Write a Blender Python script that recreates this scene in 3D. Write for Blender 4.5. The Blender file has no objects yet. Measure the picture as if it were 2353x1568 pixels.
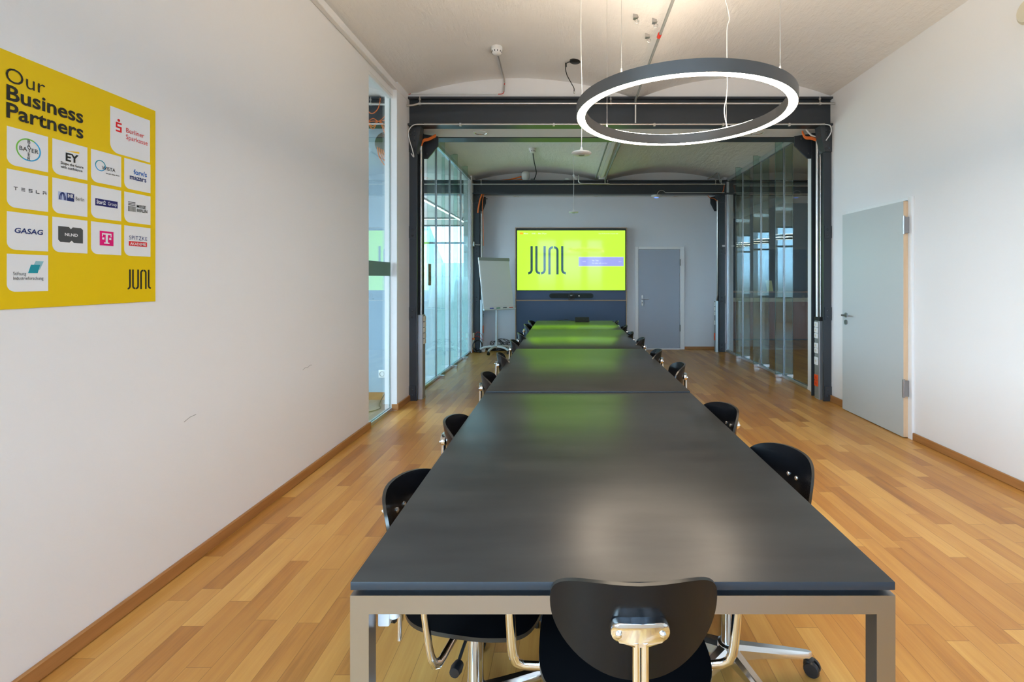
import bpy, bmesh, math, random
from mathutils import Vector, Matrix
random.seed(7)
PI = math.pi
S = bpy.context.scene
COL = S.collection

# ---------------------------------------------------------------- camera, sky, light, exposure
cam_d = bpy.data.cameras.new('camera')
cam_d.sensor_width = 36.0
cam_d.lens = 1110.0 / 2353.0 * 36.0
cam_d.shift_x = (1176.5 - 1303.0) / 2353.0
cam_d.shift_y = (640.0 - 784.0) / 2353.0
cam_d.clip_start = 0.02
cam = bpy.data.objects.new('camera', cam_d)
cam.location = (0, 0, 1.41)
cam.rotation_euler = (PI / 2, 0, 0)
COL.objects.link(cam)
S.camera = cam
S.view_settings.view_transform = 'Standard'
S.view_settings.look = 'None'
S.view_settings.gamma = 1.0
S.view_settings.exposure = EXPOSURE = 0.0
S.cycles.use_denoising = True
S.cycles.max_bounces = 9
S.cycles.diffuse_bounces = 5
S.cycles.glossy_bounces = 5
S.cycles.transparent_max_bounces = 24
S.cycles.caustics_reflective = False
S.cycles.caustics_refractive = False
S.cycles.sample_clamp_indirect = 6.0

SKY = (0.58, 0.79, 1.0)
SKY_STRENGTH = 27.0
W = bpy.data.worlds.new('sky')
S.world = W
W.use_nodes = True
nt = W.node_tree
nt.nodes.clear()
wo = nt.nodes.new('ShaderNodeOutputWorld')
bg = nt.nodes.new('ShaderNodeBackground')
tc = nt.nodes.new('ShaderNodeTexCoord')
sp = nt.nodes.new('ShaderNodeSeparateXYZ')
rmp = nt.nodes.new('ShaderNodeValToRGB')
rmp.color_ramp.elements[0].position = 0.49
rmp.color_ramp.elements[0].color = (0.20, 0.22, 0.23, 1)
rmp.color_ramp.elements[1].position = 0.51
rmp.color_ramp.elements[1].color = SKY + (1,)
mp = nt.nodes.new('ShaderNodeMapRange')
mp.inputs['From Min'].default_value = -1
mp.inputs['From Max'].default_value = 1
nt.links.new(tc.outputs['Generated'], sp.inputs[0])
nt.links.new(sp.outputs['Z'], mp.inputs['Value'])
nt.links.new(mp.outputs[0], rmp.inputs[0])
nt.links.new(rmp.outputs[0], bg.inputs['Color'])
bg.inputs['Strength'].default_value = SKY_STRENGTH
nt.links.new(bg.outputs[0], wo.inputs[0])

def portal(name, loc, rot, sx, sy):
    d = bpy.data.lights.new(name, 'AREA')
    d.shape = 'RECTANGLE'; d.size = sx; d.size_y = sy
    d.cycles.is_portal = True
    o = bpy.data.objects.new(name, d)
    o.location = loc; o.rotation_euler = rot
    COL.objects.link(o)

FACADE = -1.85           # inner face of the window wall behind the camera
WIN = [(-1.30, -0.45), (-0.20, 0.65), (0.85, 1.55),
       (3.9, 4.9), (5.4, 6.2), (6.8, 7.6), (8.2, 9.0)]
WZ0, WZ1 = 0.75, 3.10
for a, b in WIN:
    portal('daylight_portal', ((a + b) / 2, FACADE - 0.25, (WZ0 + WZ1) / 2), (PI / 2, 0, PI), b - a, WZ1 - WZ0)
LW0, LW1 = -1.55, 0.35     # window in the left wall, behind the camera
portal('daylight_portal', (-2.05, (LW0 + LW1) / 2, (WZ0 + WZ1) / 2), (PI / 2, 0, PI / 2 * 3), LW1 - LW0, WZ1 - WZ0)
ADDED_SIDEWIN = [(1.2, 5.2), (6.0, 8.8), (9.1, 11.9), (12.2, 15.0)]  # unseen openings added to brighten the left room and the far wall
for a, b in ADDED_SIDEWIN:
    portal('daylight_portal', (-7.25, (a + b) / 2, 1.9), (PI / 2, 0, PI / 2 * 3), b - a, 2.4)
FARWIN = [(-6.6, -5.0), (-4.7, -3.1), (-2.95, -1.95)]
for a, b in FARWIN:
    portal('daylight_portal', ((a + b) / 2, 15.25, 1.85), (PI / 2, 0, 0), b - a, 2.5)

# ---------------------------------------------------------------- materials
def mat(name, col, rough=0.5, metal=0.0, spec=0.5, emit=None, estr=1.0, coat=0.0):
    m = bpy.data.materials.new(name)
    m.use_nodes = True
    p = m.node_tree.nodes['Principled BSDF']
    p.inputs['Base Color'].default_value = (*col, 1)
    p.inputs['Roughness'].default_value = rough
    p.inputs['Metallic'].default_value = metal
    p.inputs['Specular IOR Level'].default_value = spec
    if coat: p.inputs['Coat Weight'].default_value = coat; p.inputs['Coat Roughness'].default_value = 0.06
    if emit:
        p.inputs['Emission Color'].default_value = (*emit, 1)
        p.inputs['Emission Strength'].default_value = estr
    return m

class N:
    """tiny node helper"""
    def __init__(s, m): s.t = m.node_tree; s.p = s.t.nodes.get('Principled BSDF')
    def n(s, kind, **kw):
        o = s.t.nodes.new(kind)
        for k, v in kw.items():
            if k.startswith('i_'):
                o.inputs[k[2:].replace('_', ' ')].default_value = v
            else: setattr(o, k, v)
        return o
    def l(s, a, b): s.t.links.new(a, b)
    def math(s, op, a, b=None, c=None):
        o = s.t.nodes.new('ShaderNodeMath'); o.operation = op
        for i, v in enumerate((a, b, c)):
            if v is None: continue
            if isinstance(v, (int, float)): o.inputs[i].default_value = v
            else: s.l(v, o.inputs[i])
        return o.outputs[0]
    def pos(s): return s.n('ShaderNodeNewGeometry').outputs['Position']
    def noise(s, vec, scale, detail=4, rough=0.55):
        o = s.n('ShaderNodeTexNoise'); o.inputs['Scale'].default_value = scale
        o.inputs['Detail'].default_value = detail; o.inputs['Roughness'].default_value = rough
        s.l(vec, o.inputs['Vector']); return o.outputs['Fac']
    def ramp(s, fac, stops):
        o = s.n('ShaderNodeValToRGB'); e = o.color_ramp.elements
        while len(e) < len(stops): e.new(0.5)
        for x, (q, c) in zip(e, stops): x.position = q; x.color = (*c, 1)
        s.l(fac, o.inputs[0]); return o.outputs[0]
    def bump(s, h, strength, dist=0.01):
        o = s.n('ShaderNodeBump'); o.inputs['Strength'].default_value = strength
        o.inputs['Distance'].default_value = dist
        s.l(h, o.inputs['Height']); s.l(o.outputs[0], s.p.inputs['Normal'])

def plaster(name, col, bump=0.15, scale=6, var=0.03, rough=0.75):
    m = mat(name, col, rough, spec=0.25)
    k = N(m); p = k.pos()
    a = k.noise(p, 1.3, 3)
    c2 = tuple(max(0, x - var) for x in col)
    k.l(k.ramp(a, [(0.3, c2), (0.7, col)]), k.p.inputs['Base Color'])
    if name == 'white_ceiling_plaster':      # trowel ridges running with the vault
        sx = k.n('ShaderNodeSeparateXYZ'); k.l(p, sx.inputs[0]); cv = k.n('ShaderNodeCombineXYZ')
        k.l(k.math('MULTIPLY', sx.outputs[0], 5.0), cv.inputs[0]); k.l(k.math('MULTIPLY', sx.outputs[1], 1.2), cv.inputs[1])
        h = k.math('ADD', k.noise(p, 9.0, 6, 0.65), k.math('MULTIPLY', k.noise(cv.outputs[0], 1.0, 5, 0.7), 2.0))
        k.bump(h, bump, 0.02)
    else:
        k.bump(k.noise(p, scale, 6, 0.6), bump, 0.02)
    return m

def wood_floor():
    m = mat('oak_strip_parquet', (0.5, 0.3, 0.12), 0.40, spec=0.5)
    k = N(m); pos = k.pos()
    s = k.n('ShaderNodeSeparateXYZ'); k.l(pos, s.inputs[0])
    WD, LN = 0.092, 0.66
    xr = k.math('DIVIDE', s.outputs[0], WD)
    row = k.math('FLOOR', xr)
    wn = k.n('ShaderNodeTexWhiteNoise'); wn.noise_dimensions = '1D'; k.l(row, wn.inputs['W'])
    yl = k.math('DIVIDE', s.outputs[1], LN)
    yy = k.math('ADD', yl, k.math('MULTIPLY', wn.outputs['Value'], 7.31))
    idx = k.math('FLOOR', yy)
    cv = k.n('ShaderNodeCombineXYZ'); k.l(row, cv.inputs[0]); k.l(idx, cv.inputs[1])
    w2 = k.n('ShaderNodeTexWhiteNoise'); w2.noise_dimensions = '2D'; k.l(cv.outputs[0], w2.inputs['Vector'])
    rnd = w2.outputs['Value']
    # grain, different on each strip
    off = k.math('MULTIPLY', rnd, 37.0)
    gv = k.n('ShaderNodeCombineXYZ')
    k.l(k.math('MULTIPLY', s.outputs[0], 26.0), gv.inputs[0])
    k.l(k.math('MULTIPLY', s.outputs[1], 1.7), gv.inputs[1]); k.l(off, gv.inputs[2])
    g = k.noise(gv.outputs[0], 1.0, 6, 0.6)
    gv2 = k.n('ShaderNodeCombineXYZ')
    k.l(k.math('MULTIPLY', s.outputs[0], 9.0), gv2.inputs[0])
    k.l(k.math('MULTIPLY', s.outputs[1], 1.9), gv2.inputs[1]); k.l(off, gv2.inputs[2])
    g2 = k.noise(gv2.outputs[0], 1.0, 3)
    gv3 = k.n('ShaderNodeCombineXYZ')
    k.l(k.math('MULTIPLY', s.outputs[0], 140.0), gv3.inputs[0])
    k.l(k.math('MULTIPLY', s.outputs[1], 5.0), gv3.inputs[1]); k.l(off, gv3.inputs[2])
    g3 = k.noise(gv3.outputs[0], 1.0, 3, 0.6)
    t = k.math('ADD', k.math('MULTIPLY', rnd, 0.32), k.math('ADD', k.math('MULTIPLY', g, 0.36), k.math('ADD', k.math('MULTIPLY', g2, 0.26), k.math('MULTIPLY', g3, 0.14))))
    c = k.ramp(t, [(0.27, (0.26, 0.100, 0.020)), (0.42, (0.43, 0.190, 0.040)), (0.58, (0.53, 0.265, 0.062)), (0.78, (0.65, 0.375, 0.105))])
    # seams
    fx = k.math('FRACT', xr); fy = k.math('FRACT', yy)
    ex = k.math('MINIMUM', fx, k.math('SUBTRACT', 1.0, fx))
    ey = k.math('MULTIPLY', k.math('MINIMUM', fy, k.math('SUBTRACT', 1.0, fy)), LN / WD)
    e = k.math('MINIMUM', ex, ey)
    seam = k.math('LESS_THAN', e, 0.010)
    mx = k.n('ShaderNodeMix'); mx.data_type = 'RGBA'
    k.l(k.math('MULTIPLY', seam, 0.6), mx.inputs[0])
    k.l(c, mx.inputs[6]); mx.inputs[7].default_value = (0.09, 0.035, 0.012, 1)
    k.l(mx.outputs[2], k.p.inputs['Base Color'])
    k.l(k.math('ADD', 0.24, k.math('MULTIPLY', g, 0.22)), k.p.inputs['Roughness'])
    k.bump(k.math('SUBTRACT', g, k.math('MULTIPLY', seam, 1.0)), 0.06, 0.002)
    return m

def wood(name, c1, c2, axis=1, rough=0.45, sc=1.0):
    m = mat(name, c1, rough)
    k = N(m); s = k.n('ShaderNodeSeparateXYZ'); k.l(k.pos(), s.inputs[0])
    cv = k.n('ShaderNodeCombineXYZ')
    for i in range(3):
        k.l(k.math('MULTIPLY', s.outputs[i], (1.5 if i == axis else 30.0) * sc), cv.inputs[i])
    k.l(k.ramp(k.noise(cv.outputs[0], 1.0, 5), [(0.3, c1), (0.7, c2)]), k.p.inputs['Base Color'])
    return m

def tabletop_mat(name='black_linoleum', rough=0.33):
    m = mat(name, (0.045, 0.044, 0.042), rough, spec=0.31)
    k = N(m); s = k.n('ShaderNodeSeparateXYZ'); k.l(k.pos(), s.inputs[0])
    cv = k.n('ShaderNodeCombineXYZ')
    k.l(k.math('MULTIPLY', s.outputs[0], 1.6), cv.inputs[0]); k.l(k.math('MULTIPLY', s.outputs[1], 7.0), cv.inputs[1])
    a = k.noise(cv.outputs[0], 1.3, 4, 0.55)
    k.l(k.ramp(a, [(0.25, (0.017, 0.0165, 0.016)), (0.75, (0.036, 0.034, 0.031))]), k.p.inputs['Base Color'])
    return m

def glass(name, tint=(0.93, 0.975, 0.965), f0=0.04):
    m = bpy.data.materials.new(name); m.use_nodes = True
    t = m.node_tree; t.nodes.clear(); k = N(m)
    out = k.n('ShaderNodeOutputMaterial'); tr = k.n('ShaderNodeBsdfTransparent'); gl = k.n('ShaderNodeBsdfGlossy')
    tr.inputs[0].default_value = (*tint, 1); gl.inputs['Roughness'].default_value = 0.0
    gl.inputs['Color'].default_value = (0.95, 1, 0.99, 1)
    g = k.n('ShaderNodeNewGeometry')
    d = k.n('ShaderNodeVectorMath'); d.operation = 'DOT_PRODUCT'
    k.l(g.outputs['Normal'], d.inputs[0]); k.l(g.outputs['Incoming'], d.inputs[1])
    c = k.math('ABSOLUTE', d.outputs['Value'])
    f = k.math('POWER', k.math('SUBTRACT', 1.0, c), 5.0)
    f = k.math('MINIMUM', k.math('ADD', f0, k.math('MULTIPLY', f, 1 - f0)), 1.0)
    mx = k.n('ShaderNodeMixShader'); k.l(f, mx.inputs[0]); k.l(tr.outputs[0], mx.inputs[1]); k.l(gl.outputs[0], mx.inputs[2])
    k.l(mx.outputs[0], out.inputs[0])
    return m

def film(name, col, alpha):
    m = bpy.data.materials.new(name); m.use_nodes = True
    t = m.node_tree; t.nodes.clear(); k = N(m)
    out = k.n('ShaderNodeOutputMaterial'); tr = k.n('ShaderNodeBsdfTransparent'); df = k.n('ShaderNodeBsdfDiffuse')
    df.inputs[0].default_value = (*col, 1)
    mx = k.n('ShaderNodeMixShader'); mx.inputs[0].default_value = alpha
    k.l(tr.outputs[0], mx.inputs[1]); k.l(df.outputs[0], mx.inputs[2]); k.l(mx.outputs[0], out.inputs[0])
    return m

def frosted(name):
    """frosted film that thins out towards its upper edge"""
    m = bpy.data.materials.new(name); m.use_nodes = True
    t = m.node_tree; t.nodes.clear(); k = N(m)
    out = k.n('ShaderNodeOutputMaterial'); tr = k.n('ShaderNodeBsdfTransparent'); tl = k.n('ShaderNodeBsdfTranslucent')
    df = k.n('ShaderNodeBsdfDiffuse'); ad = k.n('ShaderNodeMixShader')
    tl.inputs[0].default_value = (.68, .79, .815, 1); df.inputs[0].default_value = (.68, .79, .815, 1)
    ad.inputs[0].default_value = .35; k.l(tl.outputs[0], ad.inputs[1]); k.l(df.outputs[0], ad.inputs[2])
    s = k.n('ShaderNodeSeparateXYZ'); k.l(k.pos(), s.inputs[0])
    mr = k.n('ShaderNodeMapRange'); mr.inputs['From Min'].default_value = 1.70; mr.inputs['From Max'].default_value = 0.95
    mr.inputs['To Max'].default_value = 0.88
    k.l(s.outputs[2], mr.inputs['Value'])
    mx = k.n('ShaderNodeMixShader'); k.l(mr.outputs[0], mx.inputs[0]); k.l(tr.outputs[0], mx.inputs[1]); k.l(ad.outputs[0], mx.inputs[2])
    k.l(mx.outputs[0], out.inputs[0])
    return m

M = {}
M['wall'] = plaster('white_wall_paint', (0.80, 0.785, 0.785), 0.06, 25, 0.012)
M['wallfar'] = plaster('pale_blue_grey_wall_paint', (0.71, 0.735, 0.77), 0.05, 25, 0.012)
M['wallpier'] = plaster('daylight_tinted_wall_paint', (0.33, 0.43, 0.50), 0.05, 25, 0.012)  # white pier wall, its cool dim daylight put into the base colour
M['ceil'] = plaster('white_ceiling_plaster', (0.80, 0.775, 0.755), 0.40, 3.2, 0.03)
M['white'] = mat('white_lacquer', (0.80, 0.80, 0.80), 0.4)
M['floor'] = wood_floor()
M['base'] = wood('oak_skirting', (0.30, 0.125, 0.035), (0.40, 0.185, 0.06), 1)
M['basex'] = wood('oak_skirting_across', (0.30, 0.125, 0.035), (0.40, 0.185, 0.06), 0)
M['steel'] = mat('anthracite_painted_steel', (0.030, 0.036, 0.044), 0.38)
M['galv'] = mat('galvanised_steel', (0.62, 0.60, 0.57), 0.32, 0.9)
M['chrome'] = mat('chrome', (0.85, 0.85, 0.86), 0.07, 1.0)
M['alu'] = mat('polished_aluminium', (0.80, 0.80, 0.81), 0.17, 1.0)
M['satin'] = mat('satin_aluminium', (0.62, 0.64, 0.66), 0.38, 0.85)
M['brush'] = mat('brushed_stainless_steel', (0.37, 0.36, 0.365), 0.34, 1.0)
M['black'] = mat('black_plastic', (0.012, 0.012, 0.013), 0.42)
M['ply'] = mat('black_lacquered_plywood', (0.005, 0.005, 0.006), 0.26, spec=0.22)
M['plyedge'] = mat('plywood_edge_dark_stained', (0.022, 0.019, 0.016), 0.3)
M['top'] = tabletop_mat()
M['topgloss'] = tabletop_mat('polished_black_linoleum', 0.25)
M['edge'] = mat('black_mdf_edge', (0.020, 0.024, 0.030), 0.5, spec=0.35)
M['glass'] = glass('clear_glass')
M['pglass'] = glass('reflective_partition_glass', (0.93, 0.975, 0.965), 0.10)
M['rglass'] = glass('partition_glass', (0.92, 0.97, 0.96), 0.06)
M['tglass'] = glass('light_dimming_window_glass', (0.60, 0.66, 0.72))  # dark tint added to dim the daylight and its reflections
M['fglass'] = glass('fin_glass', (0.82, 0.92, 0.89), 0.05)
M['floorleft'] = wood('grey_brown_floor', (0.20, 0.15, 0.11), (0.27, 0.21, 0.16), 1)
M['gedge'] = mat('green_glass_edge', (0.05, 0.12, 0.11), 0.15, coat=0.5)
M['frost'] = frosted('frosted_glass_film')
M['film'] = film('green_grey_glass_film', (0.16, 0.27, 0.22), 0.85)
M['doorgrey'] = mat('light_grey_door_laminate', (0.50, 0.535, 0.545), 0.42)
M['doorgrey2'] = mat('blue_grey_door_laminate', (0.36, 0.40, 0.47), 0.42)
M['beech'] = wood('beech_edge', (0.62, 0.42, 0.26), (0.70, 0.50, 0.32), 2)
M['navy'] = mat('navy_laminate', (0.020, 0.055, 0.120), 0.38)
M['wallnavy'] = mat('dark_blue_grey_wall_paint', (0.030, 0.048, 0.080), 0.6)
M['ledge'] = wood('plywood_edge', (0.36, 0.24, 0.15), (0.44, 0.31, 0.20), 0)
M['orange'] = mat('orange_cable_sheath', (0.75, 0.16, 0.015), 0.45)
M['red'] = mat('red_plastic', (0.65, 0.03, 0.012), 0.4)
M['redorange'] = mat('orange_red_socket', (0.80, 0.09, 0.012), 0.4)
M['cream'] = mat('cream_plastic', (0.66, 0.60, 0.47), 0.4)
M['plastic'] = mat('white_plastic', (0.78, 0.78, 0.77), 0.35)
M['grey'] = mat('mid_grey_plastic', (0.22, 0.23, 0.22), 0.5)
M['paper'] = mat('white_paper', (0.78, 0.78, 0.79), 0.8, spec=0.1)
M['greybar'] = mat('grey_green_plastic', (0.30, 0.33, 0.31), 0.5)
M['basewhite'] = mat('light_grey_powder_coat', (0.66, 0.68, 0.67), 0.4)
M['ring'] = mat('graphite_ring_aluminium', (0.085, 0.083, 0.082), 0.42, 0.3)
M['led'] = mat('warm_white_diffuser', (0.9, 0.9, 0.9), 0.5, emit=(1.0, 0.82, 0.62), estr=92.0)
M['ledup'] = mat('warm_white_upper_diffuser', (0.9, 0.9, 0.9), 0.5, emit=(1.0, 0.82, 0.62), estr=150.0)
M['ledw'] = mat('neutral_white_diffuser', (0.9, 0.9, 0.9), 0.5, emit=(1.0, 0.97, 0.9), estr=8.0)
M['bluled'] = mat('blue_status_led', (0.1, 0.2, 0.9), 0.4, emit=(0.15, 0.30, 1.0), estr=1.5)
M['mirror'] = mat('downlight_reflector', (0.75, 0.72, 0.68), 0.12, 1.0)
M['brownwood'] = wood('red_brown_wood', (0.21, 0.075, 0.035), (0.28, 0.11, 0.055), 2)
M['facade'] = mat('pale_facade_render', (0.55, 0.62, 0.66), 0.8)
M['roof'] = mat('slate_roof', (0.30, 0.36, 0.40), 0.7)
M['paneext'] = mat('dark_window_pane', (0.10, 0.14, 0.18), 0.1)

# ---------------------------------------------------------------- mesh helpers
def B(): return bmesh.new()

def box(bm, x0, x1, y0, y1, z0, z1, bev=0.0, seg=2, mi=0):
    r = bmesh.ops.create_cube(bm, size=1.0)
    vs = r['verts']
    for v in vs:
        v.co = Vector((x0 + (v.co.x + .5) * (x1 - x0), y0 + (v.co.y + .5) * (y1 - y0), z0 + (v.co.z + .5) * (z1 - z0)))
    fs = {f for v in vs for f in v.link_faces}
    for f in fs: f.material_index = mi
    if bev > 0:
        es = list({e for v in vs for e in v.link_edges})
        bmesh.ops.bevel(bm, geom=es, offset=bev, segments=seg, profile=0.5, affect='EDGES')
    return bm

def frame_of(d):
    d = d.normalized()
    up = Vector((0, 0, 1)) if abs(d.z) < 0.95 else Vector((1, 0, 0))
    a = d.cross(up).normalized(); b = a.cross(d).normalized()
    return a, b

def tube(bm, pts, r, n=10, flat=1.0, cap=True, mi=0, radii=None):
    """round bar through a list of points (mitred joints)"""
    P = [Vector(p) for p in pts]
    rings = []
    a = None
    for i, p in enumerate(P):
        if i == 0: t = P[1] - P[0]
        elif i == len(P) - 1: t = P[-1] - P[-2]
        else:
            t = (P[i] - P[i - 1]).normalized() + (P[i + 1] - P[i]).normalized()
            if t.length < 1e-6: t = P[i + 1] - P[i]
        t.normalize()
        if a is None: a, b = frame_of(t)
        else:
            a = (a - t * a.dot(t))
            if a.length < 1e-6: a, b = frame_of(t)
            a.normalize(); b = a.cross(t).normalized()
        rr = radii[i] if radii else r
        rings.append([bm.verts.new(p + a * (rr * math.cos(2 * PI * k / n)) + b * (rr * flat * math.sin(2 * PI * k / n))) for k in range(n)])
    fs = []
    for i in range(len(rings) - 1):
        for k in range(n):
            fs.append(bm.faces.new((rings[i][k], rings[i][(k + 1) % n], rings[i + 1][(k + 1) % n], rings[i + 1][k])))
    if cap:
        fs.append(bm.faces.new(list(reversed(rings[0])))); fs.append(bm.faces.new(rings[-1]))
    for f in fs: f.material_index = mi
    return bm

def curve_pts(pts, n=8):
    """Catmull-Rom through points"""
    P = [Vector(p) for p in pts]
    out = []
    for i in range(len(P) - 1):
        p0 = P[max(i - 1, 0)]; p1 = P[i]; p2 = P[i + 1]; p3 = P[min(i + 2, len(P) - 1)]
        for k in range(n):
            t = k / n
            out.append(0.5 * ((2 * p1) + (p2 - p0) * t + (2 * p0 - 5 * p1 + 4 * p2 - p3) * t * t + (3 * p1 - p0 - 3 * p2 + p3) * t ** 3))
    out.append(P[-1])
    return out

def lathe(bm, prof, c, n=32, axis='Z', mi=0):
    """profile [(r, h)] turned about an axis through c"""
    c = Vector(c)
    def at(r, h, k):
        q = 2 * PI * k / n; u, v = r * math.cos(q), r * math.sin(q)
        if axis == 'Z': return c + Vector((u, v, h))
        if axis == 'Y': return c + Vector((u, h, v))
        return c + Vector((h, u, v))
    rings = []
    for r, h in prof:
        if r < 1e-6: rings.append([bm.verts.new(at(0, h, 0))])
        else: rings.append([bm.verts.new(at(r, h, k)) for k in range(n)])
    for i in range(len(rings) - 1):
        A, C = rings[i], rings[i + 1]
        for k in range(n):
            k2 = (k + 1) % n
            if len(A) == 1 and len(C) == 1: continue
            if len(A) == 1: f = bm.faces.new((A[0], C[k2], C[k]))
            elif len(C) == 1: f = bm.faces.new((A[k], A[k2], C[0]))
            else: f = bm.faces.new((A[k], A[k2], C[k2], C[k]))
            f.material_index = mi
    return bm

def prism(bm, poly, fn, d0, d1, mi=0):
    """polygon of (u, v), extruded from depth d0 to d1; fn(u, v, d) -> point"""
    a = [bm.verts.new(fn(u, v, d0)) for u, v in poly]
    b = [bm.verts.new(fn(u, v, d1)) for u, v in poly]
    fs = [bm.faces.new(a), bm.faces.new(list(reversed(b)))]
    n = len(poly)
    for i in range(n):
        fs.append(bm.faces.new((a[(i + 1) % n], a[i], b[i], b[(i + 1) % n])))
    for f in fs: f.material_index = mi
    return bm

def wloc(o):
    v = Vector((0, 0, 0))
    while o is not None:
        v += o.location; o = o.parent
    return v

def obj(name, bm, m, parent=None, smooth=None, loc=None):
    """link a bmesh (world coordinates) as one mesh object"""
    bmesh.ops.recalc_face_normals(bm, faces=bm.faces)
    me = bpy.data.meshes.new(name)
    o = bpy.data.objects.new(name, me)
    COL.objects.link(o)
    if parent is not None:
        o.parent = parent
        off = wloc(parent)
    else:
        off = Vector(loc) if loc is not None else Vector((0, 0, 0))
        o.location = off
    if off.length: bmesh.ops.translate(bm, vec=-off, verts=bm.verts)
    bm.to_mesh(me); bm.free()
    for x in (m if isinstance(m, (list, tuple)) else [m]): me.materials.append(x)
    if smooth:
        for p in me.polygons: p.use_smooth = True
        me.set_sharp_from_angle(angle=math.radians(smooth))
    return o

def tag(o, label, cat, group=None, kind=None):
    o['label'] = label; o['category'] = cat
    if group: o['group'] = group
    if kind: o['kind'] = kind
    return o

def thing(name, loc, label, cat, group=None, kind=None):
    o = bpy.data.objects.new(name, None)
    o.empty_display_size = 0.1
    o.location = loc
    COL.objects.link(o)
    return tag(o, label, cat, group, kind)

def part(name, bm, m, parent, smooth=None, label=None):
    o = obj(name, bm, m, parent, smooth)
    if label: o['label'] = label
    return o

def copy_tree(o, parent=None):
    c = o.copy(); COL.objects.link(c)
    if parent is not None: c.parent = parent
    for ch in list(o.children): copy_tree(ch, c)
    return c

def text_bm(bm, body, size, fn, d=0.0, bold=0.0, align='LEFT', spacing=1.0, sx=1.0, extrude=0.0004, line=1.0, mi=0, shear=0.0):
    """built-in lettering laid on a surface: fn(u, v, depth) -> point"""
    cu = bpy.data.curves.new('lettering_curve', 'FONT')
    cu.body = body; cu.size = size; cu.align_x = align; cu.space_character = spacing
    cu.space_line = line; cu.offset = bold * size; cu.resolution_u = 3; cu.shear = shear
    t = bpy.data.objects.new('lettering_tmp', cu); COL.objects.link(t)
    dg = bpy.context.evaluated_depsgraph_get(); dg.update()
    me = bpy.data.meshes.new_from_object(t.evaluated_get(dg))
    bpy.data.objects.remove(t); bpy.data.curves.remove(cu)
    n0 = len(bm.verts); f0 = len(bm.faces)
    bm.from_mesh(me); bpy.data.meshes.remove(me)
    bm.verts.ensure_lookup_table(); bm.faces.ensure_lookup_table()
    for v in bm.verts[n0:]: v.co = fn(v.co.x * sx, v.co.y, d)
    for f in bm.faces[f0:]: f.material_index = mi
    return bm
# ---------------------------------------------------------------- the setting
XL, XR, YB = -1.86, 3.03, 9.6

def struct(name, bm, m, label, cat, smooth=None):
    return tag(obj(name, bm, m, None, smooth), label, cat, kind='structure')

bm = B(); box(bm, -1.90, 9.7, -2.0, 15.4, -0.1, 0.0)
struct('floor', bm, M['floor'], 'oiled oak strip floor running the length of the room', 'floor')

bm = B(); box(bm, -7.2, -1.90, -2.0, 15.4, -0.1, 0.0)
struct('floor_left', bm, M['floorleft'], 'grey brown wooden floor of the left adjoining room', 'floor')
bm = B(); box(bm, XL - 0.12, XL, FACADE, LW0, 0, 3.6); box(bm, XL - 0.12, XL, LW1, 4.53, 0, 3.6); box(bm, XL - 0.12, XL, LW0, LW1, 0, WZ0); box(bm, XL - 0.12, XL, LW0, LW1, WZ1, 3.6)
struct('wall_left', bm, M['wall'], 'long plain white wall carrying the yellow poster', 'wall')
bm = B()
box(bm, -1.955, -1.815, 5.18, 5.56, 0, 3.6); box(bm, -1.955, -1.835, 5.56, 6.05, 0, 3.6)
struct('wall_left_return', bm, M['wall'], 'short white wall between the tall glazing and the riveted column', 'wall')
bm = B(); box(bm, XR, XR + 0.12, FACADE, 6.02, 0, 3.6)
struct('wall_right', bm, M['wall'], 'plain white wall with the grey door', 'wall')
bm = B(); box(bm, -1.96, 3.2, YB, YB + 0.12, 0, 3.6)
struct('wall_far', bm, M['wallfar'], 'pale blue grey end wall behind the screen and flipchart', 'wall')
bm = B()
box(bm, -1.96, -1.80, 9.15, YB, 0, 3.6); box(bm, -1.96, -1.84, YB, 15.2, 0, 3.6)
struct('wall_left_far', bm, M['wall'], 'white wall stub beyond the folding glass on the flipchart side', 'wall')
bm = B()
box(bm, 3.02, 3.2, 9.30, YB, 0, 3.6); box(bm, 3.08, 3.2, YB, 15.2, 0, 3.6)
struct('wall_right_far', bm, M['wall'], 'white wall stub beyond the glass fins on the far door side', 'wall')
bm = B(); box(bm, 3.05, 3.15, 6.02, 6.12, 0, 3.6)
struct('trim_1', bm, M['wall'], 'pale jamb strip where the right glass wall meets the column', 'trim')

# window wall behind the camera, adjoining rooms
bm = B()
x = -1.98
for a, b in WIN + [(9.6, 9.6)]:
    if a > x: box(bm, x, a, FACADE - 0.3, FACADE, 0, 3.6)
    if b > a:
        box(bm, a, b, FACADE - 0.3, FACADE, 0, WZ0); box(bm, a, b, FACADE - 0.3, FACADE, WZ1, 3.6)
    x = b
struct('wall_front', bm, M['wall'], 'white window wall behind the near end of the table', 'wall')
def window(n, a, b, y0, y1, z0, z1, tz, label):
    bm = B(); ym = (y0 + y1) / 2; f = 0.045
    box(bm, a, a + f, ym - .03, ym + .03, z0, z1); box(bm, b - f, b, ym - .03, ym + .03, z0, z1)
    box(bm, a + f, b - f, ym - .03, ym + .03, z0, z0 + f); box(bm, a + f, b - f, ym - .03, ym + .03, z1 - f, z1)
    box(bm, a + f, b - f, ym - .03, ym + .03, tz, tz + .06)
    w = struct('window_%d' % n, bm, M['steel'], label, 'window')
    bm = B(); box(bm, a + f, b - f, ym - .004, ym + .004, z0 + f, tz); box(bm, a + f, b - f, ym - .004, ym + .004, tz + .06, z1 - f)
    part('pane', bm, M['tglass'], w)
for i, (a, b) in enumerate(WIN):
    window(i + 1, a, b, FACADE - 0.3, FACADE, WZ0, WZ1, 2.42, 'tall dark framed window in the wall behind the camera, %s from the poster wall' % ['first', 'second', 'third', 'fourth', 'fifth', 'sixth', 'seventh'][i])
bm = B()
x = -7.1
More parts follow.
